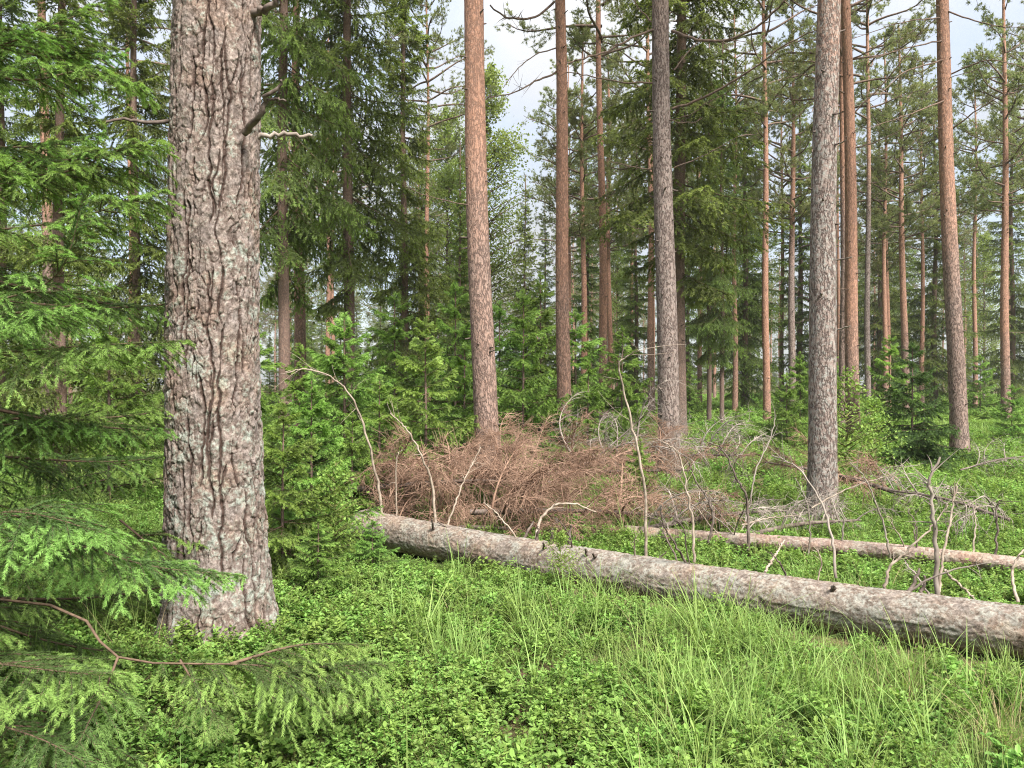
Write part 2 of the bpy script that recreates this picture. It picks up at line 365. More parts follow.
def ground_mat():
    m, n, l, p = nodes('forest_floor')
    t = n.new('ShaderNodeTexCoord')
    a = N(n, 'ShaderNodeTexNoise'); a.inputs['Scale'].default_value = .45; a.inputs['Detail'].default_value = 8; l.new(t.outputs['Object'], a.inputs['Vector'])
    b = N(n, 'ShaderNodeTexNoise'); b.inputs['Scale'].default_value = 9; b.inputs['Detail'].default_value = 8; l.new(t.outputs['Object'], b.inputs['Vector'])
    f = N(n, 'ShaderNodeTexNoise'); f.inputs['Scale'].default_value = 70; f.inputs['Detail'].default_value = 5; l.new(t.outputs['Object'], f.inputs['Vector'])
    moss = ramp(n, (.3, (.035, .045, .018)), (.5, (.07, .10, .03)), (.7, (.12, .16, .045))); l.new(b.outputs['Fac'], moss.inputs['Fac'])
    lit = ramp(n, (.35, (.06, .042, .03)), (.65, (.20, .13, .08))); l.new(f.outputs['Fac'], lit.inputs['Fac'])
    k = ramp(n, (.47, (0, 0, 0)), (.60, (1, 1, 1)))
    l.new(math_(n, l, 'ADD', math_(n, l, 'MULTIPLY', a.outputs['Fac'], .7), math_(n, l, 'MULTIPLY', b.outputs['Fac'], .35)), k.inputs['Fac'])
    l.new(mixc(n, l, k.outputs['Color'], moss.outputs['Color'], lit.outputs['Color']), p.inputs['Base Color'])
    p.inputs['Roughness'].default_value = 1.; p.inputs['Specular IOR Level'].default_value = .05
    bp = n.new('ShaderNodeBump'); bp.inputs['Strength'].default_value = .8; bp.inputs['Distance'].default_value = .05
    l.new(math_(n, l, 'ADD', b.outputs['Fac'], math_(n, l, 'MULTIPLY', f.outputs['Fac'], .4)), bp.inputs['Height']); l.new(bp.outputs[0], p.inputs['Normal'])
    return m

# ------------------------------------------------------------------ ground
u = np.linspace(-1, 1, 261); ax = np.sign(u) * (np.abs(u) ** 2.4 * 600 + np.abs(u) * 12)
gx, gy = np.meshgrid(ax, ax + 6, indexing='ij'); k = len(ax)
i, j = np.meshgrid(np.arange(k - 1), np.arange(k - 1), indexing='ij')
g = Geo(); g.add(np.stack([gx, gy, gh(gx, gy)], -1).reshape(-1, 3), np.stack([i * k + j, (i + 1) * k + j, (i + 1) * k + j + 1, i * k + j + 1], -1).reshape(-1, 4), smooth=True)
tag(obj('ground', g.mesh('ground', [ground_mat()])), 'mossy forest floor under bilberry and grass', 'ground', kind='structure')

# ------------------------------------------------------------------ big pine in front
def bark_relief(uu, vv, cu, cv, depth, s=0, nline=0):
    """uu, vv: metres round and along the trunk; returns relief (m), furrow 0..1, plate id"""
    du = abs(uu[0, 1] - uu[0, 0])
    rag2 = fbm(uu * 60, vv * 35, 3, s + 21) - .45
    wu = uu + .022 * (fbm(uu * 8, vv * 4, 3, s + 20) - .45) + .006 * rag2
    wv = vv + .10 * (fbm(uu * 12, vv * 4, 3, s + 40) - .45) + .02 * (fbm(uu * 40, vv * 30, 2, s + 41) - .4)
    d1 = np.full(uu.shape, 9.); fr = np.zeros(uu.shape); v1 = vv[:, 0]; span = uu[0, -1] - uu[0, 0]
    for k in range(nline):                                          # wandering furrows that open, close and run together
        sd = s + k * 3.7
        fine = k % 3 == 2
        u0 = span * (k + .5) / nline + .02 * (hash2(k, 1, s) - .5)
        path = u0 + .11 * (fbm(v1 * 3.4 + k * 9, v1 * 0 + k, 3, sd) - .45) + .028 * (fbm(v1 * 13 + k * 5, v1 * 0 + k, 3, sd + 9) - .45)
        on = sstep(.40, .56, fbm(v1 * (4.6 if fine else 3.2) + k * 13, v1 * 0 + k, 2, sd + 20) + (0 if fine else .10))
        w = (.0105 if fine else .0135) * on * (.45 + 1.1 * fbm(v1 * 16 + k, v1 * 0 + k, 2, sd + 30)) + 1e-5
        d = np.abs(wu - path[:, None]); d1 = np.minimum(d1, d + .03 * (1 - on[:, None]))
        fr = np.maximum(fr, (1 - sstep(.2, 1., d / w[:, None])) * (on[:, None] > .02))
    f1, f2, id1 = voro(wu / (cu * .75), wv / (cv * .20), s + 3); cr = (1 - sstep(.02, .17, f2 - f1)) * sstep(.30, .52, fbm(uu * 9, vv * 9, 2, s + 80))
    q = fbm(wu / (cu * .6), wv / (cv * .16), 4, s + 85) * 9; fq = q - np.floor(q); fl = np.floor(q) + sstep(.8, 1., fq)   # flakes in layers
    idb = .5 * id1 + .5 * hash2(np.floor(q), np.floor(id1 * 40), s + 4)
    rag = fbm(uu * 55, vv * 38, 4, s + 50) - .47
    rnd = sstep(0, .022, d1)                                        # plates dip towards their furrows
    h = -depth * fr - depth * .55 * cr + depth * .20 * (fl - 4) + depth * .45 * (id1 - .5) + depth * .6 * rag + depth * .35 * (rnd - 1)
    ed = sstep(.55, .8, fq) * (1 - sstep(.85, 1., fq))
    fur = fr * .97 + cr * .62 + ed * .40 + np.clip(-rag * 2.0, 0, .45)
    return h, np.clip(fur, 0, 1), idb
base = at(219, 645, 4.74); bx, by = base.x, 4.74; bz = float(gh(bx, by)) - .05
ns, nz = 440, 900
th = np.linspace(0, 2 * pi, ns, endpoint=False)
zz = np.concatenate([np.linspace(0, 5.2, nz), np.linspace(5.3, 19, 60)])
rz_ = np.interp(zz, [0, .25, .6, 1.2, 2.0, 4.2, 10, 19], [.385, .332, .30, .280, .268, .250, .2, .07])
TH, ZZ = np.meshgrid(th, zz); RZ = rz_[:, None]
h, fur, idb = bark_relief(TH * .285, ZZ, .060, .34, .0145, 0, 46)
fadeh = np.clip(1.1 - ZZ * .05, .4, 1)
rr = RZ + h * fadeh + .02 * np.exp(-ZZ / .35) * np.sin(TH * 5 + 1) + .006 * np.sin(TH * 3 + ZZ * .8)
cxz = np.interp(zz, [0, 2, 4.5, 19], [.0, -.035, -.005, .1])
V = np.stack([cxz[:, None] + rr * np.sin(TH), -rr * np.cos(TH) * -1, ZZ], -1)   # seam (theta 0) at the back
i, j = np.meshgrid(np.arange(len(zz) - 1), np.arange(ns), indexing='ij'); j2 = (j + 1) % ns
g = Geo(); g.add(V.reshape(-1, 3), np.stack([i * ns + j2, i * ns + j, (i + 1) * ns + j, (i + 1) * ns + j2], -1).reshape(-1, 4), 0, (fur).ravel(), idb.ravel(), True)
bigpine = thing('pine_tree', 'thick old pine with deeply furrowed grey bark in front of the spruce boughs', 'tree', (bx, by, bz))
obj('trunk', g.mesh('old_pine_trunk', [M_BIG]), bigpine)

def rel(px, py, Y, root): v = at(px, py, Y) - Vector(root.location); return np.array(v)
def limb(name, pts, r0, r1, mat, parent, n=14, ns=7, twigs=0, seed=0):
    g = Geo(); P = spline(pts, n); P[1:-1] += np.random.default_rng(seed).normal(0, r0 * .38, (n - 2, 3))
    tube(g, P, np.linspace(r0, r1, n), ns, 0, True)
    if twigs:
        rg = np.random.default_rng(seed + 1); ii = rg.integers(n // 3, n - 1, twigs); L = np.linalg.norm(P[-1] - P[0])
        D = nrm(nrm(np.gradient(P, axis=0))[ii] + rg.normal(0, .7, (twigs, 3)))
        twig_tubes(g, P[ii], D, rg.uniform(.08, .25, twigs) * L, rg.uniform(-.02, .05, twigs) * L, np.full(twigs, r1 * .8), .001, 0, 5, 4, curl=rg.normal(0, .2, (twigs, 3)))
    return obj(name, g.mesh(name, [mat]), parent)
# broken stubs on the big pine
limb('branch_stub', [rel(244, 133, 4.55, bigpine), rel(258, 118, 4.45, bigpine), rel(268, 99, 4.4, bigpine), rel(281, 80, 4.36, bigpine)], .024, .008, M_DEADDARK, bigpine, seed=1)
limb('branch_stub', [rel(264, 101, 4.41, bigpine), rel(275, 99, 4.40, bigpine), rel(286, 101, 4.38, bigpine)], .010, .005, M_DEADDARK, bigpine, seed=2)
limb('branch_stub', [rel(180, 121, 4.72, bigpine), rel(150, 122, 4.65, bigpine), rel(126, 120, 4.6, bigpine), rel(106, 122, 4.55, bigpine)], .014, .007, M_DEADDARK, bigpine, seed=3)
limb('branch_stub', [rel(258, 137, 4.78, bigpine), rel(285, 134, 4.8, bigpine), rel(312, 136, 4.85, bigpine)], .016, .011, M_DEADGREY, bigpine, seed=4)
limb('branch_stub', [rel(253, 14, 4.68, bigpine), rel(270, 6, 4.6, bigpine), rel(282, -6, 4.55, bigpine)], .026, .014, M_DEADDARK, bigpine, seed=5)

# ------------------------------------------------------------------ pine crowns and trunks
def pine_crown(rg, H, h0, Rm, nl=.075, nw=.011, nlimb=30, tuft=20, dens=1.):
    """local origin at the trunk base"""
    g = Geo(); hs = np.sort(rg.uniform(h0, H - .3, nlimb)); yaw = np.arange(nlimb) * 2.4 + rg.normal(0, .4, nlimb)
    for h, y in zip(hs, yaw):
        f = (h - h0) / (H - h0); L = Rm * (min(1., f / .3 + .55)) * (1 - f ** 2.2) * rg.uniform(.65, 1.15) + .3
        pit = R(rg.uniform(-5, 20) + 30 * f); K = 9; s = np.linspace(0, 1, K)
        A = np.stack([L * s * cos(pit), .12 * L * np.sin(s * 4 + rg.random() * 6) * s, L * s * sin(pit) + L * (.10 * np.sin(s * 5 + rg.random() * 6) * s + .12 * s ** 3)], -1)
        M = np.array(Matrix.Rotation(y, 3, 'Z')); A = A @ M.T + np.array([0, 0, h])
        tube(g, A, (.012 + .014 * L) * (1 - .8 * s), 5, 0, False)
        nb = int(5 + L * 5 * dens); sb = rg.uniform(.3, 1, nb); T = nrm(np.gradient(A, axis=0))
        P = np.stack([np.interp(sb, s, A[:, c]) for c in range(3)], -1); Tt = nrm(np.stack([np.interp(sb, s, T[:, c]) for c in range(3)], -1))
        D = nrm(Tt * .6 + rg.normal(0, .5, (nb, 3)) + Z3 * .15); l = L * rg.uniform(.18, .42, nb) * (1.15 - sb * .6)
        twig_tubes(g, P, D, l, np.zeros(nb), np.full(nb, .007), .003, 0, 3)
        nt = 5; ix = np.repeat(np.arange(nb), nt); t = rg.uniform(.35, 1, nb * nt)
        tp = P[ix] + D[ix] * (l[ix] * t)[:, None] + rg.normal(0, .05, (nb * nt, 3)); td = nrm(D[ix] + rg.normal(0, .5, (nb * nt, 3)) + Z3 * .3)
        q = np.repeat(np.arange(nb * nt), tuft); n = len(q)
        d = nrm(td[q] * .7 + nrm(rg.normal(0, 1, (n, 3))) * .9); b = tp[q] + td[q] * rg.uniform(0, .1, n)[:, None]
        w = nrm(np.cross(d, rg.normal(0, 1, (n, 3)))) * nw / 2; ln = nl * rg.uniform(.7, 1.2, n)
        V = np.stack([b - w, b + w, b + d * ln[:, None]], 1).reshape(-1, 3)
        g.add(V, np.arange(3 * n).reshape(-1, 3), 1, np.repeat(rg.random(nb * nt)[q], 3), np.repeat(rg.random(nb)[ix][q], 3))
    return g
PCH = 20.
pine_crowns = [pine_crown(np.random.default_rng(50 + k), PCH, (10.0, 9.0, 11.)[k], (3.0, 3.3, 2.7)[k], nlimb=(40, 44, 36)[k], nl=.10, nw=.017, tuft=22, dens=1.1).mesh('pine_crown', [M_LIMB, M_PINE]) for k in range(3)]
slim_crown = pine_crown(np.random.default_rng(60), 14., 6.5, 1.5, nlimb=40, nl=.09, nw=.018, tuft=22, dens=1.3).mesh('slim_pine_crown', [M_LIMB, M_PINE])

def trunk_mesh(name, H, r, lean=(0, 0), seed=0, ns=28, nz=160, mat=M_BARK, flare=.38, rough=.045, knots=True):
    rg = np.random.default_rng(seed); s = np.linspace(0, 1, nz) ** 1.3; z = s * H
    P = np.stack([lean[0] * z + .04 * np.sin(z * .5 + seed) * np.clip(z / 4, 0, 1), lean[1] * z + .04 * np.cos(z * .43 + seed) * np.clip(z / 4, 0, 1), z], -1)
    rr = r * (1 - .78 * s ** 1.1) * (1 + flare * np.exp(-z / .3))
    a = np.linspace(0, 2 * pi, ns, endpoint=False); A, Zq = np.meshgrid(a, z)
    dsp = r * rough * 2 * (fbm(A * 4, Zq * 3.5, 4, seed) - .47) + r * .05 * np.exp(-Zq / .4) * np.sin(A * 4)
    g = Geo(); tube(g, P, rr, ns, 0, True, disp=dsp)
    if knots:                                             # short snags left where whorls died
        n = int(H * 2.2); zs = rg.uniform(1., H * .6, n); an = rg.uniform(0, 2 * pi, n)
        c = np.stack([np.interp(zs, z, P[:, k]) for k in range(3)], -1); rad = np.interp(zs, z, rr)
        D = nrm(np.stack([np.cos(an), np.sin(an), rg.uniform(-.3, .5, n)], -1)); p0 = c + D * (rad * .85)[:, None] * np.array([1, 1, 0])
        twig_tubes(g, p0, D, rad * .25 + rg.uniform(.02, .10, n), np.zeros(n), np.full(n, r * .10), r * .05, 1, 3, 5)
    return g.mesh(name, [mat, M_DEADDARK])

def dead_limb(parent, z, yaw, L, seed, droop=.1, r=.012, twigs=6, c=(0, 0)):
    rg = np.random.default_rng(seed); s = np.linspace(0, 1, 6)
    q = np.stack([L * s * cos(yaw), L * s * sin(yaw), z + L * (-droop * s + (droop + .18) * s ** 2.5)], -1) + rg.normal(0, .025 * L, (6, 3)) * s[:, None]
    q[:, 0] += c[0]; q[:, 1] += c[1]
    return limb('dead_limb', q, r, .004, M_LIMB, parent, 16, 5, twigs, seed)

# label, base px, Y, width px at eye height, px at y=0, warm, warm_z, lichen, crown index, height, scale group
PINES = [
 ('straight reddish pine with brownish foot in the dead brush left of centre', 489, 11., 26, 473, .45, 3.2, .12, 0, 22.),
 ('slender orange pine just right of the reddish pine, foot among saplings', 566, 15., 15.5, 558.5, .75, 2.0, .06, 1, 21.),
 ('thin orange pine with straight bare stem left of the grey-brown central pine', 604, 25., 9.5, 599, .8, 1.5, .0, 2, 22.),
 ('thinnest bright orange pine between the slender orange pine and its neighbour', 584, 29., 7.5, 582, 1., .0, .0, 3, 15.),
 ('faint orange pine stem close behind the thin orange pine', 610, 34., 6.5, 607, .9, .5, .0, 3, 16.),
 ('grey-brown central pine with long bare curving dead limbs', 669, 12.5, 23, 662, .1, 8., .2, 0, 21.),
 ('lone thin orange pine standing clear right of the central dark spruce', 767, 30., 8, 764, .9, 0., .0, 2, 21.),
 ('lichen-grey pine rising behind the two logs, largest on the right', 822, 8.75, 29, 829, .12, 5.2, .75, 1, 20.),
 ('brown-red pine close behind the lichen-grey pine', 854, 19., 14.5, 846, .55, 1.5, .08, 2, 22.),
 ('grey-brown pine stem half hidden behind the lichen-grey pine', 843, 23., 9, 843, .3, 6., .1, 0, 20.),
 ('thin orange pine stem between the brown-red pine and the brown pine beyond', 888, 38., 6.5, 884, .9, .5, .0, 3, 15.),
 ('thin brown pine with short crown behind the dark bushy spruce', 906, 33., 8, 898, .5, 2.5, .1, 3, 17.),
 ('pinkish-grey pine leaning slightly left, foot beside dark bushy spruce', 960, 15.8, 17.5, 942, .3, 3.6, .15, 1, 21.),
 ('slim brown pine with visible narrow crown at far right', 1006, 28., 9.5, 1004, .5, 1.5, .05, 3, 16.5),
 ('thin orange pine glimpsed through spruce boughs left of the old pine', 131, 26., 7, 129, .8, .5, .0, 2, 20.),
 ('brown pine glimpsed deep in the spruce boughs at far left', 47, 17., 12, 44, .3, 4., .1, 0, 20.),
 ('reddish crooked pine behind the hanging spruce right of the old pine', 300, 22., 13, 296, .7, 2., .05, 1, 20.),
 ('thin orange pine stem seen between the dark spruces left of centre', 428, 33., 6, 427, .9, 0., .0, 2, 20.),
 ('grey thin pine with dull bark right of the lone orange pine', 792, 32., 8, 793, .15, 7., .1, 3, 18.),
 ('thin dark grey pine stem between brown-red and orange stems on right', 868, 31., 6.5, 868, .1, 9., .2, 2, 22.),
 ('pale brown pine stem directly left of the central pine trunk', 652, 30., 8, 648, .4, 2., .1, 0, 20.),
]
roots = {}
for q, (lab, px, Y, w, ptop, warm, wz, lich, ci, H) in enumerate(PINES):
    x = (px - 512) / F * Y; z0 = float(gh(x, Y)) - .05
    r = w / F * Y / 2; ztop = CAMH + 384 / F * Y; lean = ((ptop - px) / F * Y / ztop, 0.)
    t = thing('pine_tree', lab, 'tree', (x, Y, z0))
    near = Y < 20
    tr = obj('trunk', trunk_mesh('pine_trunk', H, r * .95, lean, q + 3, 36 if near else 14, 260 if near else 80), t)
    tr['warm'] = warm; tr['warm_z'] = wz; tr['lichen'] = lich
    hc = 14. if ci == 3 else PCH
    sc = H / hc
    me = slim_crown if ci == 3 else pine_crowns[ci]
    S = Matrix.Shear('XY', 4, (0, 0)); S[0][2] = lean[0]
    obj('crown', me, t, S @ mx((0, 0, 0), q * 1.7, 0, 0, sc))
    roots[q] = (t, lean)

# long curving dead limbs that the photograph shows
t = roots[5][0]; L5 = lambda *a: [rel(px, py, Y, t) for px, py, Y in a]
limb('dead_limb', L5((672, 31, 12.5), (700, 40, 12.0), (735, 38, 11.6), (765, 20, 11.3), (790, -5, 11.)), .026, .012, M_LIMB, t, 18, 6, 8, 11)
limb('dead_limb', L5((672, 109, 12.5), (705, 97, 12.2), (745, 74, 11.8), (785, 45, 11.4), (825, 25, 11.)), .024, .006, M_LIMB, t, 18, 6, 10, 12)
limb('dead_limb', L5((655, 30, 12.5), (635, 36, 12.3), (610, 50, 12.), (585, 58, 11.8), (567, 63, 11.6)), .022, .012, M_LIMB, t, 18, 6, 4, 13)
limb('dead_limb', L5((655, 83, 12.5), (620, 82, 12.2), (590, 76, 12.), (565, 72, 11.8)), .015, .006, M_LIMB, t, 18, 6, 5, 14)
limb('dead_limb', L5((674, 168, 12.5), (705, 155, 12.3), (740, 135, 12.)), .012, .004, M_LIMB, t, 14, 5, 5, 15)
limb('dead_limb', L5((655, 170, 12.5), (630, 166, 12.3), (600, 158, 12.)), .011, .004, M_LIMB, t, 14, 5, 5, 16)
limb('dead_limb', L5((674, 70, 12.5), (690, 50, 12.6), (706, 30, 12.7)), .012, .005, M_LIMB, t, 14, 5, 3, 17)
limb('dead_limb', L5((655, 25, 12.5), (640, 10, 12.6), (630, -5, 12.7)), .013, .007, M_LIMB, t, 14, 5, 3, 18)
t = roots[1][0]
limb('dead_limb', L5((556, 72, 15), (535, 82, 14.8), (515, 92, 14.6), (490, 98, 14.5)), .022, .008, M_LIMB, t, 16, 6, 12, 21)
limb('dead_limb', L5((556, 48, 15), (535, 55, 14.8), (515, 72, 14.6), (503, 88, 14.5)), .014, .006, M_LIMB, t, 16, 6, 6, 22)
limb('dead_limb', L5((554, 2, 15), (540, 14, 14.8), (525, 19, 14.6), (508, 18, 14.5), (490, 5, 14.4)), .026, .014, M_LIMB, t, 16, 6, 12, 23)
t = roots[12][0]
for k, (a, b, c, d, e, f) in enumerate([(944, 40, 900, 50, 860, 62), (947, 100, 915, 112, 870, 128), (944, 10, 990, 25, 1030, 28), (949, 75, 990, 60, 1030, 70), (945, 60, 905, 72, 880, 95), (941, 18, 905, 22, 850, 40), (951, 130, 985, 105, 1024, 85)]):
    limb('dead_limb', L5((a, b, 15.8), (c, d, 15.2), (e, f, 14.8)), .018, .005, M_LIMB, t, 16, 5, 9, 30 + k)
t = roots[8][0]
for k, (a, b, c, d, e, f) in enumerate([(850, 60, 880, 45, 905, 20), (850, 150, 880, 140, 920, 120), (846, 95, 820, 80, 780, 70), (852, 115, 895, 70, 935, 10)]):
    limb('dead_limb', L5((a, b, 19), (c, d, 18.6), (e, f, 18.2)), .022, .006, M_LIMB, t, 16, 5, 9, 40 + k)
t = roots[7][0]
for k, (a, b, c, d, Y2) in enumerate([(812, 112, 820, 98, 8.7), (812, 152, 818, 138, 8.7), (838, 260, 852, 257, 8.6), (812, 240, 800, 236, 8.7), (836, 145, 846, 140, 8.8), (838, 330, 850, 326, 8.7)]):
    limb('branch_stub', L5((818 if c < 822 else 832, d, 9.1), ((a + c) / 2, d + 3, 9.0), (a, b, Y2)) if k < 2 else L5((822, b + 2, 9.1), ((a + c) / 2, (b + d) / 2, 8.9), (c, d, Y2)), .012, .006, M_DEADGREY if k > 1 else M_DEADDARK, t, 8, 6, 0, 60 + k)
for q in (0, 5, 8, 9, 12, 13, 18, 2, 11):
    rg = np.random.default_rng(200 + q); t, lean = roots[q]
    for k in range(6 if q not in (0,) else 2):
        z = rg.uniform(3., 9.5); dead_limb(t, z, rg.uniform(0, 2 * pi), rg.uniform(.5, 1.6), 300 + q * 10 + k, .1, .009, 7, (lean[0] * z, 0))

# ------------------------------------------------------------------ spruces
def spruce_lib(seed, lens, **kw):
    rg = np.random.default_rng(seed)
    return [(L, [spruce_branch(rg, L, sag=rg.uniform(.1, .3), up=rg.uniform(.05, .2), **kw) for _ in range(2)]) for L in lens]
def spruce_crown(rg, H, h0, Rm, lib, dz=.30, per=5, low=-10, high=35, gaps=0., pw=.8, var=True):
    g = Geo(); h = h0; ya = 0.
    while h < H - .05 * H:
        f = (h - h0) / (H - h0)
        for k in range(per):
            if rg.random() < gaps: continue
            ya += 2 * pi / per + rg.normal(0, .25)
            L = max(.12 * Rm, Rm * (1 - f) ** pw * min(1, .6 + f * 4) * rg.uniform(.6, 1.15))
            bl = min(lib, key=lambda q: abs(math.log(q[0] / L))); br = bl[1][rg.integers(2)]
            g.put(br, mx((0, 0, h + rg.normal(0, dz * .25)), ya, R(low + (high - low) * f + rg.normal(0, 6)), rg.normal(0, .15), L / bl[0]), rg.random() if var else None)
        ya += .7; h += dz * rg.uniform(.7, 1.3) * (1 - .4 * f)
    tip = spruce_branch(rg, .1 * H, sag=0, up=0, sec=10, ts=.08, nd=200, nl=.05, nw=.008)
    g.put(tip, mx((0, 0, H * .91), 0, R(90)))
    return g
# mature spruces (seen from 12 m and more)
lib_far = spruce_lib(100, (.8, 1.5, 2.4), sec=20, ts=.20, nd=115, nl=.075, nw=.026, fresh=.10, hang=.6, famt=.7, tl=.5)
big_spruce = [spruce_crown(np.random.default_rng(110), 20, 1.2, 2.5, lib_far, .42, 5, -18, 30, .2).mesh('spruce_crown', [M_TWIG, M_SPR]),
              spruce_crown(np.random.default_rng(111), 20, 4.0, 2.6, lib_far, .42, 5, -28, 25, .32, .7).mesh('spruce_crown', [M_TWIG, M_SPR]),
              spruce_crown(np.random.default_rng(112), 20, .8, 2.0, lib_far, .42, 5, -12, 30, .2).mesh('spruce_crown', [M_TWIG, M_SPR])]
spruce_trunk = trunk_mesh('spruce_trunk', 20, .15, (0, 0), 77, 16, 60, M_SBARK, .3, .03)
def spruce(px, Y, H, v, label, group=None, rz=0., wid=1.):
    x = (px - 512) / F * Y
    t = thing('spruce_tree', label, 'tree', (x, Y, float(gh(x, Y)) - .05), group, rz, H / 20); t.scale = (H / 20 * wid, H / 20 * wid, H / 20)
    tr = obj('trunk', spruce_trunk, t); tr['lichen'] = .1
    obj('crown', big_spruce[v], t)
    return t
for px, Y, H, v, rz, wid, lab in [
    (284, 14.5, 19, 1, .3, .8, 'dark spruce with hanging boughs just right of the old pine'),
    (348, 20, 21, 1, 1.3, 1., 'tall dark spruce with bare brown lower trunk behind the bent pale stick'),
    (404, 25, 18, 0, 2., .95, 'dense dark spruce left of the straight reddish pine'),
    (680, 20, 22, 1, 4.2, 1.1, 'dark spruce with high drooping boughs directly behind the central pine'),
    (709, 29, 15, 1, .9, .8, 'spruce with slim bare foot, left of the dark-stemmed pair'),
    (722, 27.5, 14, 1, 2.7, .8, 'spruce with dark slim foot, right of the dark-stemmed pair'),
    (745, 38, 18, 0, 3.3, 1.2, 'broad dark spruce behind the pair of slim spruce stems'),
    (60, 12.5, 13, 2, .5, 1., 'mid-green spruce standing behind the near boughs at far left'),
    (135, 17, 15, 0, 2.2, 1., 'spruce beyond the near boughs, left of the old pine'),
    (0, 19, 17, 2, 4., 1.1, 'spruce at the left edge behind the near boughs'),
    (460, 33, 12, 2, 1., 1., 'small pointed spruce showing left of the reddish pine against birch leaves'),
    (525, 42, 13, 0, 2.5, 1., 'pale-topped spruce right of the reddish pine against the sky'),
    (545, 52, 15, 2, .4, .9, 'farther narrow spruce in the sky gap right of centre-left'),
    (935, 40, 17, 0, 5.1, 1.2, 'drooping dark spruce behind the leaning pinkish-grey pine'),
    (1012, 44, 19, 0, 1.9, 1.1, 'broad spruce at the right edge behind the slim brown pine'),
    (800, 43, 18, 2, 3.7, 1.3, 'spruce filling the gap between orange and lichen-grey pines'),
    (636, 40, 15, 2, 2.9, 1.1, 'spruce deep in the wood left of the central pine'),
    (880, 50, 19, 0, 4.4, 1.2, 'pale distant spruce behind the thin orange stems on right')]:
    spruce(px, Y, H, v, lab, None, rz, wid)

# young spruces
lib_sap = spruce_lib(130, (.25, .55, .95), sec=20, ts=.05, nd=480, nl=.028, nw=.0075, fresh=.07, hang=.45)
sap_mesh = [spruce_crown(np.random.default_rng(140 + k), 2.2, .06, (1.05, .95, 1.15)[k], lib_sap, .23, 6, -6, 40, .18, .85).mesh('sapling_crown', [M_TWIG, M_SAP]) for k in range(3)]
dark_sap = sap_mesh[2].copy(); dark_sap.materials[1] = leaf_mat('older_sapling_needles', (.06, .105, .042), (.10, .17, .05), .3)
g = Geo(); tube(g, [(0, 0, -.1), (0.01, 0, 1.), (0, .01, 2.15)], [.022, .016, .004], 8)
sap_trunk = g.mesh('sapling_stem', [M_SBARK])
for px, Y, H, v, wid, lab in [
    (425, 9.9, 2.45, 0, 1.05, 'bright young spruce behind the dead brush, left of the reddish pine'),
    (283, 6.2, 1.45, 2, 1.1, 'yellow-green young spruce tucked against the right side of the old pine'),
    (380, 8.9, 1.75, 1, 1.2, 'young spruce filling the gap left of the bright one behind the brush'),
    (345, 10.2, 2.5, 2, 1.15, 'tall young spruce under the arch of the bent pale stick'),
    (465, 11.9, 2.1, 0, 1.2, 'young spruce directly left of the reddish pine trunk'),
    (500, 15.5, 3.2, 2, 1.2, 'tall young spruce directly behind the reddish pine trunk'),
    (575, 19, 3.4, 0, 1.2, 'tall young spruce behind the slender orange pine'),
    (312, 7.0, 1.72, 1, 1.0, 'bright young spruce close beside the old pine, behind the log end'),
    (352, 8.4, 1.35, 2, 1.0, 'low young spruce at the left tip of the thick log'),
    (300, 10.5, 2.1, 0, 1., 'young spruce half hidden behind the one beside the old pine'),
    (318, 5.6, .62, 1, 1.5, 'knee-high spruce seedling between old pine and thick log'),
    (372, 6.4, .5, 2, 1.5, 'tiny spruce seedling in front of the left log end'),
    (523, 13.2, 3.1, 0, .9, 'tall young spruce right of the reddish pine'),
    (540, 17, 3.9, 1, 1., 'taller young spruce behind the one right of the reddish pine'),
    (588, 12.6, 2.0, 2, 1., 'young spruce at the foot of the slender orange pine'),
    (622, 16, 2.6, 1, 1.1, 'young spruce between slender orange pine and central pine'),
    (455, 14.5, 3.4, 2, .9, 'young spruce behind the bright one left of the reddish pine'),
    (395, 17, 3.6, 0, 1.1, 'young spruce under the tall dark spruce with bare trunk'),
    (340, 14, 2.8, 1, 1.1, 'shaded young spruce behind the arching pale stick'),
    (912, 14.8, 2.4, 2, 1.05, 'dark bushy spruce left of the leaning pinkish-grey pine'),
    (890, 18, 2.7, 0, 1., 'young spruce behind the dark bushy spruce'),
    (787, 17.5, 1.75, 2, 1.1, 'young spruce left of the lichen-grey pine'),
    (800, 23, 2.4, 1, 1.1, 'farther young spruce left of the lichen-grey pine'),
    (738, 22, .95, 0, .8, 'tiny lone spruce on the green clearing right of the central pine'),
    (1012, 19, 1.5, 2, 1.1, 'small round young spruce at the right edge'),
    (640, 8.7, .95, 1, 1.1, 'small young spruce among the brush behind the tall pale stick'),
    (980, 30, 2.6, 0, 1.1, 'young spruce in the distance right of the leaning pine'),
    (690, 33, 2.2, 1, 1.2, 'young spruce in the distance beside the central pine'),
    (830, 31, 3., 2, 1.2, 'young spruce in the distance behind the lichen-grey pine'),
    (250, 12, 2.6, 1, 1.2, 'young spruce hidden mostly behind the old pine'),
    (110, 9.5, 2.4, 0, 1.2, 'young spruce behind the near boughs at left')]:
    x = (px - 512) / F * Y; s = H / 2.2
    t = thing('spruce_sapling', lab, 'young tree', (x, Y, float(gh(x, Y)) - .02), None, px * .37, s); t.scale = (s * wid, s * wid, s)
    obj('trunk', sap_trunk, t); obj('crown', dark_sap if 'dark bushy spruce left' in lab else sap_mesh[v], t)

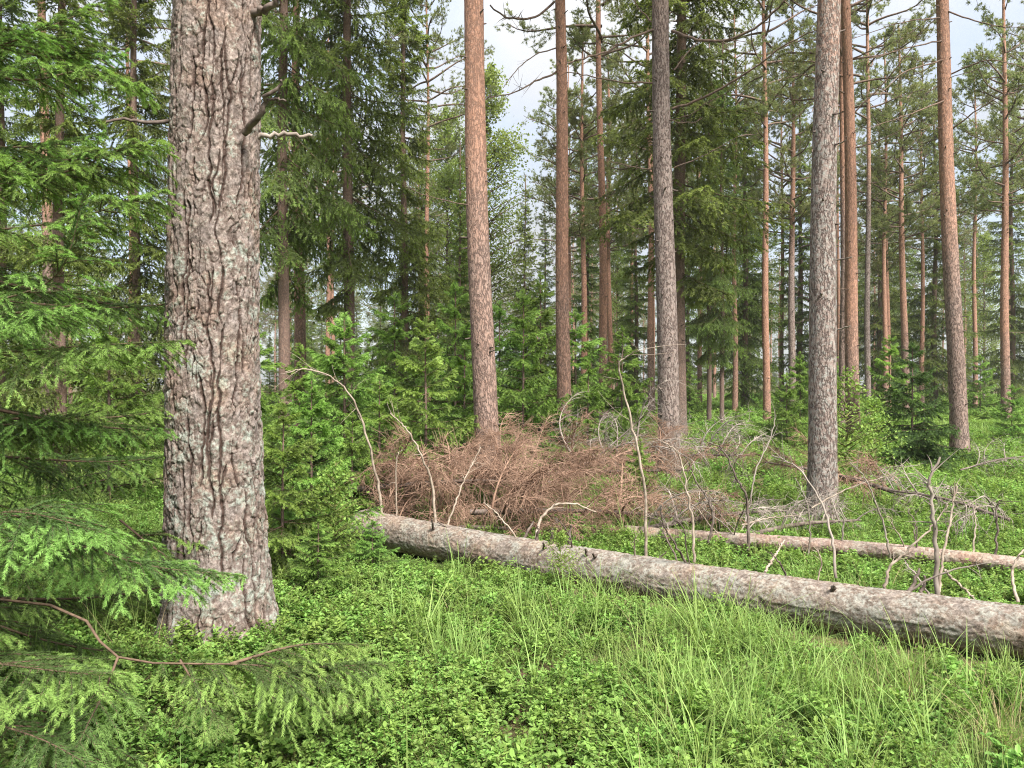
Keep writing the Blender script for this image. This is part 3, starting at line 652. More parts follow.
# near spruce on the left: each bough a part
fx, fy = -3.55, 4.05; fz = float(gh(fx, fy))
near = thing('spruce_tree', 'large near spruce whose bright-tipped boughs fill the left edge', 'tree', (fx, fy, fz))
obj('trunk', trunk_mesh('near_spruce_trunk', 9.5, .13, (0, 0), 5, 32, 120, M_SBARK), near)['lichen'] = .2
rg = np.random.default_rng(160)
KN = dict(nd=1250, nl=.019, nw=.0027, fresh=.075)
near_b = [(L, [spruce_branch(rg, L, sag=rg.uniform(.12, .28), up=rg.uniform(.08, .2), sec=int(14 + 12 * L), ts=.045, s0=.22, secl=.42, hang=.32, **KN).mesh('bough', [M_TWIG, M_SPR_NEAR]) for _ in range(3)]) for L in (.7, 1.3, 1.85)]
h = .35; ya = 0; cnt = 0
while h < 9.2 and cnt < 83:
    f = h / 9.5; L = 1.95 * (1 - f) ** .62 * rg.uniform(.8, 1.1)
    bl = min(near_b, key=lambda q: abs(q[0] - L))
    y_ = ya if cnt % 4 == 0 else rg.uniform(-2.0, .9)
    obj('branch', bl[1][rg.integers(3)], near, mx((0, 0, h), y_, R(-6 + 34 * f + rg.normal(0, 6)), rg.normal(0, .15), L / bl[0])); cnt += 1
    ya += 2.399 + rg.normal(0, .25); h += .048 + .12 * f
def bough(pts, sec, seed, **kw):
    rg = np.random.default_rng(seed); P = [rel(*p, near) for p in pts]; L = sum(np.linalg.norm(P[k + 1] - P[k]) for k in range(len(P) - 1))
    a = dict(KN); a.update(ts=.040, hang=.3, r0=.0075); a.update(kw)
    return obj('branch', spruce_branch(rg, L, axis=P, sec=sec, **a).mesh('bough', [M_TWIG, M_SPR_NEAR]), near)
bough([(-160, 560, 4.0), (-40, 545, 3.7), (60, 542, 3.5), (150, 566, 3.5), (245, 576, 3.6)], 46, 1, secl=.26, s0=.25, fresh=.09)
bough([(-150, 520, 4.0), (-60, 522, 3.4), (20, 512, 3.2), (110, 535, 3.1)], 36, 2, secl=.36, s0=.25, fresh=.09)
bough([(-170, 590, 4.0), (50, 605, 3.2), (118, 657, 3.0), (230, 664, 3.05), (320, 667, 3.2), (395, 662, 3.35)], 46, 3, secl=.20, s0=.5, hang=.55, r0=.0075)
bough([(118, 657, 3.0), (105, 690, 2.9), (85, 730, 2.75), (65, 775, 2.6)], 22, 4, secl=.55, s0=.15, hang=.45, r0=.006, famt=.55)
bough([(180, 660, 3.02), (205, 700, 2.95), (225, 730, 2.9)], 14, 42, secl=.6, s0=.1, hang=.4, r0=.005, famt=.4)
bough([(230, 664, 3.05), (300, 645, 3.25), (368, 645, 3.4)], 22, 41, secl=.45, s0=.1, hang=.4)
bough([(-150, 640, 3.9), (-60, 655, 3.2), (30, 668, 2.9), (105, 676, 2.8)], 36, 5, secl=.34, s0=.2, fresh=.09)
bough([(-150, 700, 3.5), (-60, 712, 2.9), (30, 735, 2.7), (90, 765, 2.6)], 28, 6, secl=.4, s0=.2, hang=.5, famt=.6)
bough([(-120, 355, 4.0), (0, 352, 3.7), (100, 345, 3.6), (190, 341, 3.65)], 30, 7, secl=.32, s0=.2, fresh=.075)
bough([(-140, 330, 4.0), (0, 300, 3.7), (60, 270, 3.6), (85, 190, 3.55)], 20, 8, secl=.3, s0=.2)
bough([(-120, 240, 4.2), (40, 225, 4.1), (120, 205, 4.1), (168, 190, 4.1)], 26, 9, secl=.34, s0=.2)
bough([(-120, 150, 4.3), (40, 175, 4.2), (120, 150, 4.2), (165, 140, 4.2)], 26, 10, secl=.36, s0=.2)
bough([(-120, 470, 4.1), (0, 440, 4.1), (80, 420, 4.2), (160, 430, 4.3)], 26, 12, secl=.36, s0=.2, famt=.5)
bough([(-100, 60, 4.3), (20, 80, 4.1), (90, 70, 4.1), (150, 90, 4.1)], 26, 11, secl=.36, s0=.2)
bough([(120, 520, 4.5), (150, 545, 4.4), (168, 560, 4.35), (172, 590, 4.35)], 12, 13, secl=.45, s0=.1, fresh=.08, hang=.5)

# ------------------------------------------------------------------ birches (light green leafy trees beyond)
def leafy(rg, n, C, size, g, mat, lf=(1., .6), up=.3):
    P = C; d = nrm(rg.normal(0, 1, (n, 3)) + np.array([0, 0, -.2])); w = nrm(np.cross(d, rg.normal(0, .6, (n, 3)) + Z3))
    l = size * rg.uniform(.7, 1.25, n)[:, None]
    nn = np.cross(d, w)
    V = np.stack([P, P + d * l * .45 + w * l * .32 + nn * l * .06, P + d * l, P + d * l * .45 - w * l * .32 + nn * l * .06], 1).reshape(-1, 3)
    q = np.arange(n)[:, None] * 4
    g.add(V, np.concatenate([q + [0, 1, 2], q + [0, 2, 3]], 0), mat, np.repeat(rg.random(n), 4), np.repeat(rg.random(n), 4))
def leafy_crown(rg, H, h0, Rm, nb, per, size, sub=.5):
    g = Geo(); hs = rg.uniform(h0, H, nb); ya = rg.uniform(0, 2 * pi, nb); f = (hs - h0) / (H - h0)
    L = Rm * (np.sin(np.clip(f * .75 + .22, 0, 1) * pi) ** .7) * rg.uniform(.5, 1.1, nb) + .05 * Rm
    D = nrm(np.stack([np.cos(ya), np.sin(ya), .5 + .5 * f], -1)); P = np.stack([0 * hs, 0 * hs, hs], -1)
    twig_tubes(g, P, D, L, L * .15, .006 + .012 * L, .002, 0, 4, 4)
    ix = np.repeat(np.arange(nb), per); t = rg.uniform(.25, 1.05, nb * per)
    C = P[ix] + D[ix] * (L[ix] * t)[:, None] - Z3 * (.15 * L[ix] * t * t)[:, None] + rg.normal(0, 1, (nb * per, 3)) * (.16 * L[ix] * sub)[:, None] * 1.5 - Z3 * (np.abs(rg.normal(0, .1, nb * per)) * L[ix])[:, None]
    leafy(rg, nb * per, C, size, g, 1)
    return g
birch_crown = leafy_crown(np.random.default_rng(170), 15, 3., 2.4, 170, 95, .13).mesh('birch_crown', [M_LIMB, M_BIRCH])
birch_trunk = trunk_mesh('birch_trunk', 14.5, .11, (0, 0), 9, 14, 50, M_SBARK)
for px, Y, H, lab in [(487, 34, 15.5, 'light green birch showing behind the straight reddish pine'),
                      (448, 38, 15, 'light green birch left of the reddish pine near the sky gap'),
                      (60, 34, 14, 'light green birch deep behind the left boughs'),
                      (748, 46, 13, 'pale green birch glimpsed left of the lone thin orange pine'),
                      (984, 54, 12, 'pale green birch deep between the leaning pine and the slim brown pine'),
                      (618, 52, 11, 'pale green birch deep behind the thin orange stems left of the central pine')]:
    x = (px - 512) / F * Y; t = thing('birch_tree', lab, 'tree', (x, Y, float(gh(x, Y))), None, px, H / 15)
    obj('trunk', birch_trunk, t)['lichen'] = .6; obj('crown', birch_crown, t)

# leafy shrubs
shrub_mesh = [leafy_crown(np.random.default_rng(180 + k), 1.6, .1, .55, 46, 26, .055, .8).mesh('shrub_leaves', [M_STEM, M_SHRUB]) for k in range(2)]
for px, Y, H, v, lab in [(846, 12.0, 1.75, 0, 'light green leafy rowan bush right of the lichen-grey pine'),
                         (872, 12.8, 1.4, 1, 'pale broadleaf bush in front of the dark bushy spruce'),
                         (335, 6.6, .95, 0, 'small broadleaf shrub beside the left end of the thick log'),
                         (560, 5.75, .5, 1, 'knee-high leafy shrub in front of the thick log near its middle'),
                         (905, 9.0, .6, 0, 'low leafy shrub behind the thin log at right'),
                         (1010, 12.5, .9, 1, 'leafy shrub at the right edge behind the thin log'),
                         (845, 8.2, .55, 1, 'low leafy shrub at the foot of the lichen-grey pine'),
                         (785, 11.5, .7, 0, 'low leafy shrub left of the lichen-grey pine')]:
    x = (px - 512) / F * Y; t = thing('shrub', lab, 'shrub', (x, Y, float(gh(x, Y))), None, px * .7, H / 1.6)
    obj('foliage', shrub_mesh[v], t)

# ------------------------------------------------------------------ far wood: repeats share meshes
far_pine_trunk = trunk_mesh('far_pine_trunk', 20, .14, (0, 0), 41, 12, 50)
rg = np.random.default_rng(220)
def far_pine(x, Y, H, ci, warm, rz):
    t = thing('pine_tree', 'slender far pine among the many stems deep in the wood', 'tree', (x, Y, float(gh(x, Y)) - .05), 'far pines deep in the wood', rz, H / 20)
    tr = obj('trunk', far_pine_trunk, t); tr['warm'] = warm; tr['warm_z'] = 3. * rg.random(); tr['lichen'] = .1
    obj('crown', pine_crowns[ci], t)
def far_spruce(x, Y, H, v, rz):
    t = thing('spruce_tree', 'far dark spruce in the backdrop of the wood', 'tree', (x, Y, float(gh(x, Y)) - .05), 'far spruces in the backdrop', rz, H / 20)
    tr = obj('trunk', spruce_trunk, t); tr['lichen'] = .1
    obj('crown', big_spruce[v], t)
for px, Y, H, ci in [(632, 48, 19, 2), (735, 36, 19, 0), (782, 44, 20, 1), (885, 36, 18, 1), (975, 40, 18, 2), (1030, 34, 19, 0), (700, 42, 19, 1), (838, 48, 20, 0), (922, 39, 18, 1), (1008, 46, 20, 2)]:
    far_pine((px - 512) / F * Y, Y, H, ci, rg.uniform(.3, .9), rg.uniform(0, 6.28))
used = [(t.location.x, t.location.y) for t in [o for o in COL.objects if o.parent is None and o.type == 'EMPTY']]
n = 0
while n < 140:
    Y = 34 + 86 * rg.random() ** 1.1; px = rg.uniform(-130, 1150); x = (px - 512) / F * Y
    if any((x - a) ** 2 + (Y - b) ** 2 < 2.2 for a, b in used): continue
    if px > 690 and Y < 52: continue
    gap = 500 < px < 556
    if gap and Y < 60: continue
    used.append((x, Y)); n += 1
    if rg.random() < .5: far_pine(x, Y, rg.uniform(15, 21) * (.75 if gap else 1), rg.integers(3), rg.uniform(.2, 1), rg.uniform(0, 6.28))
    else: far_spruce(x, Y, (rg.uniform(8, 18) if rg.random() < .6 else rg.uniform(4, 8)) * (.8 if gap else 1), rg.integers(3), rg.uniform(0, 6.28))

# ------------------------------------------------------------------ fallen logs
def log(name, A, B, r0, r1, mat, label, seed, cu, cv, depth, ns=120, nz=900, bend=.03):
    A = np.array(A); B = np.array(B); L = np.linalg.norm(B - A)
    t_ = thing(name, label, 'log', tuple(A))
    s = np.linspace(0, 1, nz); P = (B - A)[None] * s[:, None]
    P[:, 2] += bend * np.sin(s * 5 + seed); P[:, :2] += (bend * np.sin(s * 4.1 + seed * 2))[:, None] * np.array([(B - A)[1], -(B - A)[0]]) / L
    a = np.linspace(0, 2 * pi, ns, endpoint=False); TA, SL = np.meshgrid(a, s * L)
    h, fur, idb = bark_relief(TA * r0, SL, cu, cv, depth, seed)
    h = h + r0 * .10 * (fbm(TA * 1.2, SL * 1.3, 3, seed + 70) - .45)
    g = Geo(); rad = r0 + (r1 - r0) * s
    tube(g, P, rad, ns, 0, 'wood', 0., .5, h)
    V, a0, b0 = g.v[0]; g.v[0] = (V, (fur * .8).ravel().astype(np.float32), idb.ravel().astype(np.float32))
    obj('trunk', g.mesh(name + '_trunk', [mat, M_CUT]), t_)
    return t_
P1a, P1b = at(362, 527, 7.65), at(1024, 634, 4.47); P1c = P1a + (P1b - P1a) * 1.35
log1 = log('fallen_log', P1a, P1c, .166, .142, M_LOG, 'thick grey-brown fallen trunk lying diagonally across the grass', 3, .040, .24, .0075)
P2a, P2b = at(625, 530, 7.5), at(1024, 568, 6.2); P2c = P2a + (P2b - P2a) * 1.35
log2 = log('fallen_log', P2a, P2c, .072, .062, M_LOG2, 'thin reddish fallen trunk lying behind the thick log', 5, .04, .2, .005, 60, 500)

LNX = np.array([-(P1c - P1a).y, (P1c - P1a).x]) / (P1c - P1a).length   # across the log, away from the camera
# upright dead sticks and snags growing from the logs
def stick(root, pts, r0, r1, mat, seed, twigs=3, n=20):
    return limb('dead_branch', [rel(px, py, Y, root) for px, py, Y in pts], r0 * .85, r1 * .7, mat, root, n + 8, 7, twigs * 2 + 2, seed)
stick(log1, [(383, 520, 7.5), (378, 485, 7.5), (368, 440, 7.45), (352, 398, 7.4), (330, 377, 7.3), (305, 369, 7.2), (285, 372, 7.1)], .017, .005, M_DEADPALE, 400, 8, 26)
stick(log1, [(397, 522, 7.4), (396, 490, 7.4), (397, 458, 7.4), (402, 450, 7.4)], .010, .006, M_DEADPALE, 401, 1)
stick(log1, [(436, 530, 7.2), (432, 485, 7.2), (420, 453, 7.15), (405, 428, 7.1), (390, 413, 7.05)], .017, .007, M_DEADPALE, 402, 3)
stick(log1, [(446, 530, 7.1), (458, 495, 7.2), (470, 468, 7.3), (481, 447, 7.4)], .011, .005, M_DEADPALE, 403, 4)
stick(log1, [(437, 522, 7.0), (452, 530, 6.9), (470, 541, 6.75)], .008, .004, M_DEADDARK, 404, 0)
stick(log1, [(646, 556, 6.1), (645, 500, 6.1), (636, 440, 6.1), (625, 395, 6.1), (619, 366, 6.05), (628, 356, 6.0), (640, 350, 5.95)], .015, .005, M_DEADPALE, 405, 5, 28)
stick(log1, [(694, 562, 5.8), (692, 520, 5.8), (686, 485, 5.8), (679, 455, 5.8), (662, 440, 5.8)], .013, .005, M_DEADPALE, 406, 6)
stick(log1, [(536, 538, 6.6), (541, 518, 6.7), (555, 506, 6.8), (575, 504, 6.9), (596, 512, 7.)], .016, .009, M_DEADPALE, 407, 2)
stick(log1, [(937, 598, 5.0), (936, 560, 5.0), (934, 525, 5.0), (931, 495, 5.0), (929, 480, 5.0), (940, 457, 5.0)], .020, .010, M_DEADGREY, 408, 5)
stick(log1, [(939, 592, 5.0), (943, 555, 5.05), (950, 520, 5.1), (957, 486, 5.15)], .012, .008, M_DEADPALE, 409, 4)
stick(log1, [(884, 592, 5.15), (889, 570, 5.15), (905, 552, 5.15), (930, 530, 5.15), (948, 505, 5.2)], .014, .005, M_DEADPALE, 410, 4)
stick(log1, [(790, 583, 5.5), (779, 562, 5.4), (770, 552, 5.4)], .010, .004, M_DEADDARK, 411, 0)
stick(log1, [(690, 570, 5.7), (676, 545, 5.6), (664, 525, 5.55), (660, 505, 5.5)], .012, .005, M_DEADDARK, 412, 2)
stick(log1, [(812, 602, 5.25), (808, 590, 5.2), (806, 580, 5.2)], .010, .005, M_DEADDARK, 413, 0)
stick(log1, [(836, 578, 5.4), (832, 540, 5.5), (822, 505, 5.6), (800, 470, 5.7), (772, 455, 5.8)], .013, .005, M_DEADGREY, 414, 9)
stick(log1, [(765, 572, 5.6), (775, 555, 5.7), (785, 540, 5.8)], .012, .008, M_DEADPALE, 415, 0)
stick(log1, [(1018, 602, 4.6), (1012, 575, 4.7), (1022, 552, 4.75), (1035, 540, 4.8)], .012, .006, M_DEADPALE, 416, 1)
stick(log1, [(944, 570, 5.3), (965, 590, 5.3), (975, 600, 5.3)], .012, .008, M_DEADPALE, 417, 0)
stick(log2, [(708, 545, 7.), (713, 520, 7.), (708, 500, 7.), (695, 480, 7.), (690, 462, 7.)], .016, .006, M_DEADDARK, 420, 5)
stick(log2, [(748, 550, 6.9), (747, 500, 6.9), (738, 480, 6.9), (722, 450, 6.9), (705, 440, 6.9)], .017, .006, M_DEADDARK, 421, 5)
stick(log2, [(750, 505, 6.9), (756, 470, 6.9), (770, 440, 6.95), (776, 415, 7.)], .009, .004, M_DEADGREY, 422, 7)
stick(log2, [(808, 555, 6.7), (810, 530, 6.7), (806, 500, 6.7), (795, 478, 6.7)], .010, .004, M_DEADGREY, 423, 6)
stick(log2, [(812, 508, 6.7), (845, 490, 6.7), (880, 478, 6.7), (895, 474, 6.7)], .009, .003, M_DEADPALE, 424, 5)
stick(log2, [(890, 558, 6.5), (882, 520, 6.5), (866, 480, 6.5), (850, 462, 6.5)], .011, .004, M_DEADGREY, 425, 9)
stick(log2, [(995, 562, 6.3), (997, 530, 6.3), (996, 510, 6.3), (1000, 500, 6.3)], .012, .008, M_DEADDARK, 426, 2)
stick(log2, [(742, 525, 6.9), (770, 518, 6.9), (800, 515, 6.9)], .010, .004, M_DEADPALE, 427, 3)

rs = np.random.default_rng(78)
for k in range(11):
    f = rs.uniform(.12, 1.0); p = np.array(P1a.lerp(P1b, f)) - np.array(log1.location); a_ = rs.uniform(-.5, 1.2)
    dv = nrm(np.array([-LNX[0] * math.sin(a_) + .3, -LNX[1] * math.sin(a_), math.cos(a_)]))
    limb('branch_stub', [p + dv * .12, p + dv * .20, p + dv * rs.uniform(.23, .30) + rs.normal(0, .012, 3)], rs.uniform(.012, .020), .007, M_DEADDARK, log1, 8, 7, 0, 950 + k)
rs = np.random.default_rng(77)
for k in range(18):
    lg, A_, B_ = ((log1, P1a, P1b), (log2, P2a, P2b))[k % 2]
    f = rs.uniform(.3, 1.02) if k % 2 == 0 else rs.uniform(.05, 1.0)
    p = np.array(A_.lerp(B_, f)); Ls = rs.uniform(.25, .75); dx, dy = rs.normal(0, .35), rs.normal(.05, .3)
    q = np.stack([p + np.array([dx * t_ + .05 * rs.normal() * t_, dy * t_, .05 + t_ - .35 * t_ * t_]) * Ls for t_ in (0, .3, .6, .85, 1.)]) - np.array(lg.location)
    limb('dead_branch', q, rs.uniform(.006, .010), .0025, (M_DEADGREY, M_DEADDARK, M_DEADPALE)[k % 3], lg, 20, 6, 9, 900 + k)

# ------------------------------------------------------------------ dead brush: toppled dry spruce tops behind the log
def dry_branch(rg, L, sp=.035):
    g = Geo(); s = np.linspace(0, 1, 14)
    A = np.stack([L * s, .08 * L * np.sin(s * 4 + rg.random() * 6) * s, L * (.22 * np.sin(s * 2.2) - .26 * s ** 2)], -1)
    tube(g, A, (.006 + .008 * L) * (1 - .85 * s), 5, 0, False)
    n = int((26 if sp < .05 else 15) * L + 6); sb = rg.uniform(.12, 1, n); T = nrm(np.gradient(A, axis=0))
    P = np.stack([np.interp(sb, s, A[:, c]) for c in range(3)], -1); Tt = nrm(np.stack([np.interp(sb, s, T[:, c]) for c in range(3)], -1))
    lat = nrm(np.cross(Tt, Z3)) * rg.choice([-1., 1.], n)[:, None]
    D = nrm(Tt * .7 + lat * .7 + rg.normal(0, .2, (n, 3))); l = L * .42 * (1.1 - sb * .8) * rg.uniform(.5, 1.2, n); d = l * rg.uniform(-.2, .8, n)
    twig_tubes(g, P, D, l, d, np.full(n, .0038), .0016, 0, 5, 3)
    m = np.maximum(2, (l / sp).astype(int)); ix = np.repeat(np.arange(n), m); N_ = len(ix); t = rg.uniform(.1, 1, N_)
    Q = P[ix] + D[ix] * (l[ix] * t)[:, None] - Z3 * (d[ix] * t * t)[:, None]; T1 = nrm(D[ix] * l[ix][:, None] - Z3 * (2 * d[ix] * t)[:, None])
    D2 = nrm(T1 * .6 + rg.normal(0, .65, (N_, 3)) - Z3 * .1); l2 = rg.uniform(.06, .22, N_)
    twig_tubes(g, Q, D2, l2, l2 * rg.uniform(-.2, .7, N_), np.full(N_, .0026), .0012, 0, 4, 3)
    return g
rg = np.random.default_rng(500)
dry = {m: [(L, [dry_branch(rg, L, sp).mesh('dry_branch', [mm]) for _ in range(3)]) for L in (.6, 1.0, 1.4)] for m, mm, sp in (('r', M_DEADTWIG, .035), ('g', M_DEADGREY, .10))}
def dry_top(A, B, n, kind, label, seed, r=.03, Lm=1.1, up=25, spread=1.):
    rg = np.random.default_rng(seed); A = Vector(A); B = Vector(B)
    t = thing('dead_treetop', label, 'dead treetop', A)
    g = Geo(); tube(g, spline([(0, 0, 0), tuple((B - A) * .5 + Vector((0, 0, .05))), tuple(B - A)], 20), np.linspace(r, .01, 20), 10)
    obj('stem', g.mesh('dry_stem', [M_DEADDARK]), t)
    for k in range(n):
        f = (k + .5) / n; p = (B - A) * f; L = Lm * rg.uniform(.5, 1.15) * (1 - .45 * f)
        bl = min(dry[kind], key=lambda q: abs(q[0] - L))
        yaw = math.atan2((B - A).y, (B - A).x) + rg.choice([-1, 1]) * rg.uniform(.3, 1.5) * spread
        obj('branch', bl[1][rg.integers(3)], t, mx(p, yaw, R(rg.normal(up, 22)), rg.normal(0, .6), L / bl[0]))
    return t
dry_top(at(345, 490, 8.3), at(560, 482, 8.7), 46, 'r', 'left reddish-brown heap of dry spruce boughs behind the thick log', 1, Lm=1.05, up=18)
dry_top(at(440, 484, 9.2), at(690, 470, 9.6), 44, 'r', 'tallest rust-grey tangle of dry twigs at the foot of the reddish pine', 2, Lm=1.2, up=28)
dry_top(at(470, 512, 7.8), at(715, 520, 7.9), 40, 'r', 'dry twig heap in front, pressed against the middle of the thick log', 3, Lm=.95, up=22)
dry_top(at(370, 530, 8.0), at(600, 535, 7.6), 46, 'r', 'lowest dark dry boughs lying right behind the left half of the thick log', 9, Lm=.8, up=12, spread=1.3)
dry_top(at(575, 465, 9.9), at(750, 455, 10.4), 28, 'g', 'greyish dry brush around the foot of the central pine', 4, Lm=1.2, up=26)
dry_top(at(640, 530, 7.4), at(800, 510, 8.4), 16, 'g', 'thin brown dry boughs between the central pine and the thin log', 10, Lm=.8, up=28)
dry_top(at(905, 495, 9.0), at(765, 462, 9.6), 18, 'r', 'small reddish dry bough in front of the lichen-grey pine', 5, Lm=.75, up=15)
dry_top(at(730, 540, 7.4), at(860, 520, 7.8), 15, 'g', 'sparse grey dead twigs above the thin log', 6, Lm=.7, up=20)
dry_top(at(1010, 520, 7.6), at(890, 490, 8.2), 13, 'g', 'sparse grey dead twigs behind the snags at right', 7, Lm=.9, up=28, r=.016)
dry_top(at(960, 470, 12.), at(1040, 455, 12.5), 8, 'g', 'wispy grey twigs at the foot of the leaning pine', 8, Lm=.8, up=25, r=.014)

# ------------------------------------------------------------------ undergrowth (nobody could count it)
def bilberry(rg, rad, nst, hgt, nleaf, size):
    g = Geo(); a = rg.uniform(0, 2 * pi, nst); q = rad * np.sqrt(rg.random(nst))
    P0 = np.stack([q * np.cos(a), q * np.sin(a), np.full(nst, -.03)], -1); D = nrm(np.stack([rg.normal(0, .3, nst), rg.normal(0, .3, nst), np.ones(nst)], -1)); l = hgt * rg.uniform(.6, 1.15, nst)
    twig_tubes(g, P0, D, l, l * 0, np.full(nst, .0018), .0008, 0, 3, 3)
    ix = np.repeat(np.arange(nst), 4); m = len(ix); t = rg.uniform(.35, .85, m); B0 = P0[ix] + D[ix] * (l[ix] * t)[:, None]
    BD = nrm(D[ix] * .8 + rg.normal(0, .5, (m, 3)) + Z3 * .2); bl = hgt * rg.uniform(.2, .42, m)
    twig_tubes(g, B0, BD, bl, bl * 0, np.full(m, .0011), .0006, 0, 2, 3)
    jx = np.repeat(np.arange(m), nleaf); k = len(jx); tt = rg.uniform(.15, 1.05, k)
    C = B0[jx] + BD[jx] * (bl[jx] * tt)[:, None]
    az = rg.uniform(0, 2 * pi, k); d = nrm(np.stack([np.cos(az), np.sin(az), rg.uniform(-.1, .9, k)], -1)); w = nrm(np.cross(d, Z3 + rg.normal(0, .35, (k, 3)))); nn = np.cross(w, d)
    L = size * rg.uniform(.65, 1.2, k)[:, None]
    pts = [C, C + d * L * .3 + w * L * .27 + nn * L * .07, C + d * L * .72 + w * L * .22 + nn * L * .06, C + d * L - nn * L * .05, C + d * L * .72 - w * L * .22 + nn * L * .06, C + d * L * .3 - w * L * .27 + nn * L * .07]
    V = np.stack(pts, 1).reshape(-1, 3); o = np.arange(k)[:, None] * 6
    age = np.clip(.25 + .75 * (C[:, 2] / hgt - .45) * 1.6 + rg.normal(0, .15, k), 0, 1)
    g.add(V, np.concatenate([o + [0, 1, 2, 3], o + [0, 3, 4, 5]]), 1, np.repeat(age, 6), np.repeat(rg.random(k), 6))
    return g
def grass_tuft(rg, rad, n, L0, w0, mat=0, lean=.35):
    g = Geo(); K = 6; a = rg.uniform(0, 2 * pi, n); q = rad * rg.random(n) ** .7
    P0 = np.stack([q * np.cos(a), q * np.sin(a), np.full(n, -.02)], -1); b = a + rg.normal(0, .8, n)
    out = np.stack([np.cos(b), np.sin(b), 0 * b], -1); L = L0 * rg.uniform(.5, 1.2, n); ln = rg.uniform(.05, lean, n); cv = rg.uniform(.1, 1.1, n)
    t = np.linspace(0, 1, K)
    hor = (ln[:, None] * t + .5 * cv[:, None] * t ** 2) * L[:, None]; ver = L[:, None] * (t - .38 * cv[:, None] * t ** 2.6)
    P = P0[:, None] + out[:, None] * hor[..., None] + Z3 * ver[..., None]
    sd = np.stack([-np.sin(b), np.cos(b), 0 * b], -1); wd = w0 * rg.uniform(.6, 1.2, n)[:, None] * np.array([.7, 1, 1, .85, .55, .06])
    V = np.stack([P - sd[:, None] * wd[..., None] / 2, P + sd[:, None] * wd[..., None] / 2], 2).reshape(-1, 3)
    o = (np.arange(n) * K * 2)[:, None, None]; k = np.arange(K - 1)[None, :, None]
    Fq = np.concatenate([o + k * 2, o + k * 2 + 1, o + k * 2 + 3, o + k * 2 + 2], -1).reshape(-1, 4)
    ag = np.clip(rg.random(n)[:, None, None] * .7 + .3 * t[None, :, None] + np.zeros((1, 1, 2)), 0, 1)
    g.add(V, Fq, mat, ag.ravel(), np.repeat(rg.random(n), K * 2))
    return g
rg = np.random.default_rng(600)
def proto_set(name, meshes):
    c = bpy.data.collections.new(name)
    for k, me in enumerate(meshes): c.objects.link(bpy.data.objects.new('%s_%02d' % (name, k), me))
    return c
def scatter(name, col, P, rot, scl, idx, label, cat):
    me = bpy.data.meshes.new(name); me.vertices.add(len(P)); me.vertices.foreach_set('co', P.astype(np.float32).ravel())
    for nm, ty, val, key in (('rot', 'FLOAT_VECTOR', rot, 'vector'), ('scl', 'FLOAT', scl, 'value'), ('idx', 'INT', idx, 'value')):
        a = me.attributes.new(nm, ty, 'POINT'); a.data.foreach_set(key, np.ascontiguousarray(val, np.int32 if ty == 'INT' else np.float32).ravel())
    o = tag(obj(name, me), label, cat, kind='stuff')
    ng = bpy.data.node_groups.new(name, 'GeometryNodeTree'); ng.is_modifier = True
    ng.interface.new_socket('Geometry', in_out='INPUT', socket_type='NodeSocketGeometry'); ng.interface.new_socket('Geometry', in_out='OUTPUT', socket_type='NodeSocketGeometry')
    n, l = ng.nodes, ng.links; gi = n.new('NodeGroupInput'); go = n.new('NodeGroupOutput'); ip = n.new('GeometryNodeInstanceOnPoints')
    ci = n.new('GeometryNodeCollectionInfo'); ci.inputs['Collection'].default_value = col; ci.inputs['Separate Children'].default_value = True; ci.inputs['Reset Children'].default_value = True
    def na(nm, ty): a = n.new('GeometryNodeInputNamedAttribute'); a.data_type = ty; a.inputs['Name'].default_value = nm; return next(s for s in a.outputs if s.enabled and s.name == 'Attribute')
    l.new(gi.outputs[0], ip.inputs['Points']); l.new(ci.outputs[0], ip.inputs['Instance']); ip.inputs['Pick Instance'].default_value = True
    er = n.new('FunctionNodeEulerToRotation'); l.new(na('rot', 'FLOAT_VECTOR'), er.inputs[0])
    l.new(na('idx', 'INT'), ip.inputs['Instance Index']); l.new(er.outputs[0], ip.inputs['Rotation']); l.new(na('scl', 'FLOAT'), ip.inputs['Scale'])
    l.new(ip.outputs[0], go.inputs[0])
    o.modifiers.new('scatter', 'NODES').node_group = ng
    return o
def wedge(y0, y1, dens, rg, mar=1.6):
    A = .5 * 1.36 * (y1 ** 2 - y0 ** 2) + 2 * mar * (y1 - y0); n = int(A * dens)
    y = np.empty(0); x = np.empty(0)
    while len(y) < n:
        yy = rg.uniform(y0, y1, n * 3); hw = .68 * yy + mar; k = rg.random(n * 3) < hw / (.68 * y1 + mar); yy = yy[k]
        y = np.append(y, yy); x = np.append(x, rg.uniform(-1, 1, len(yy)) * (.68 * yy + mar))
    return x[:n], y[:n]
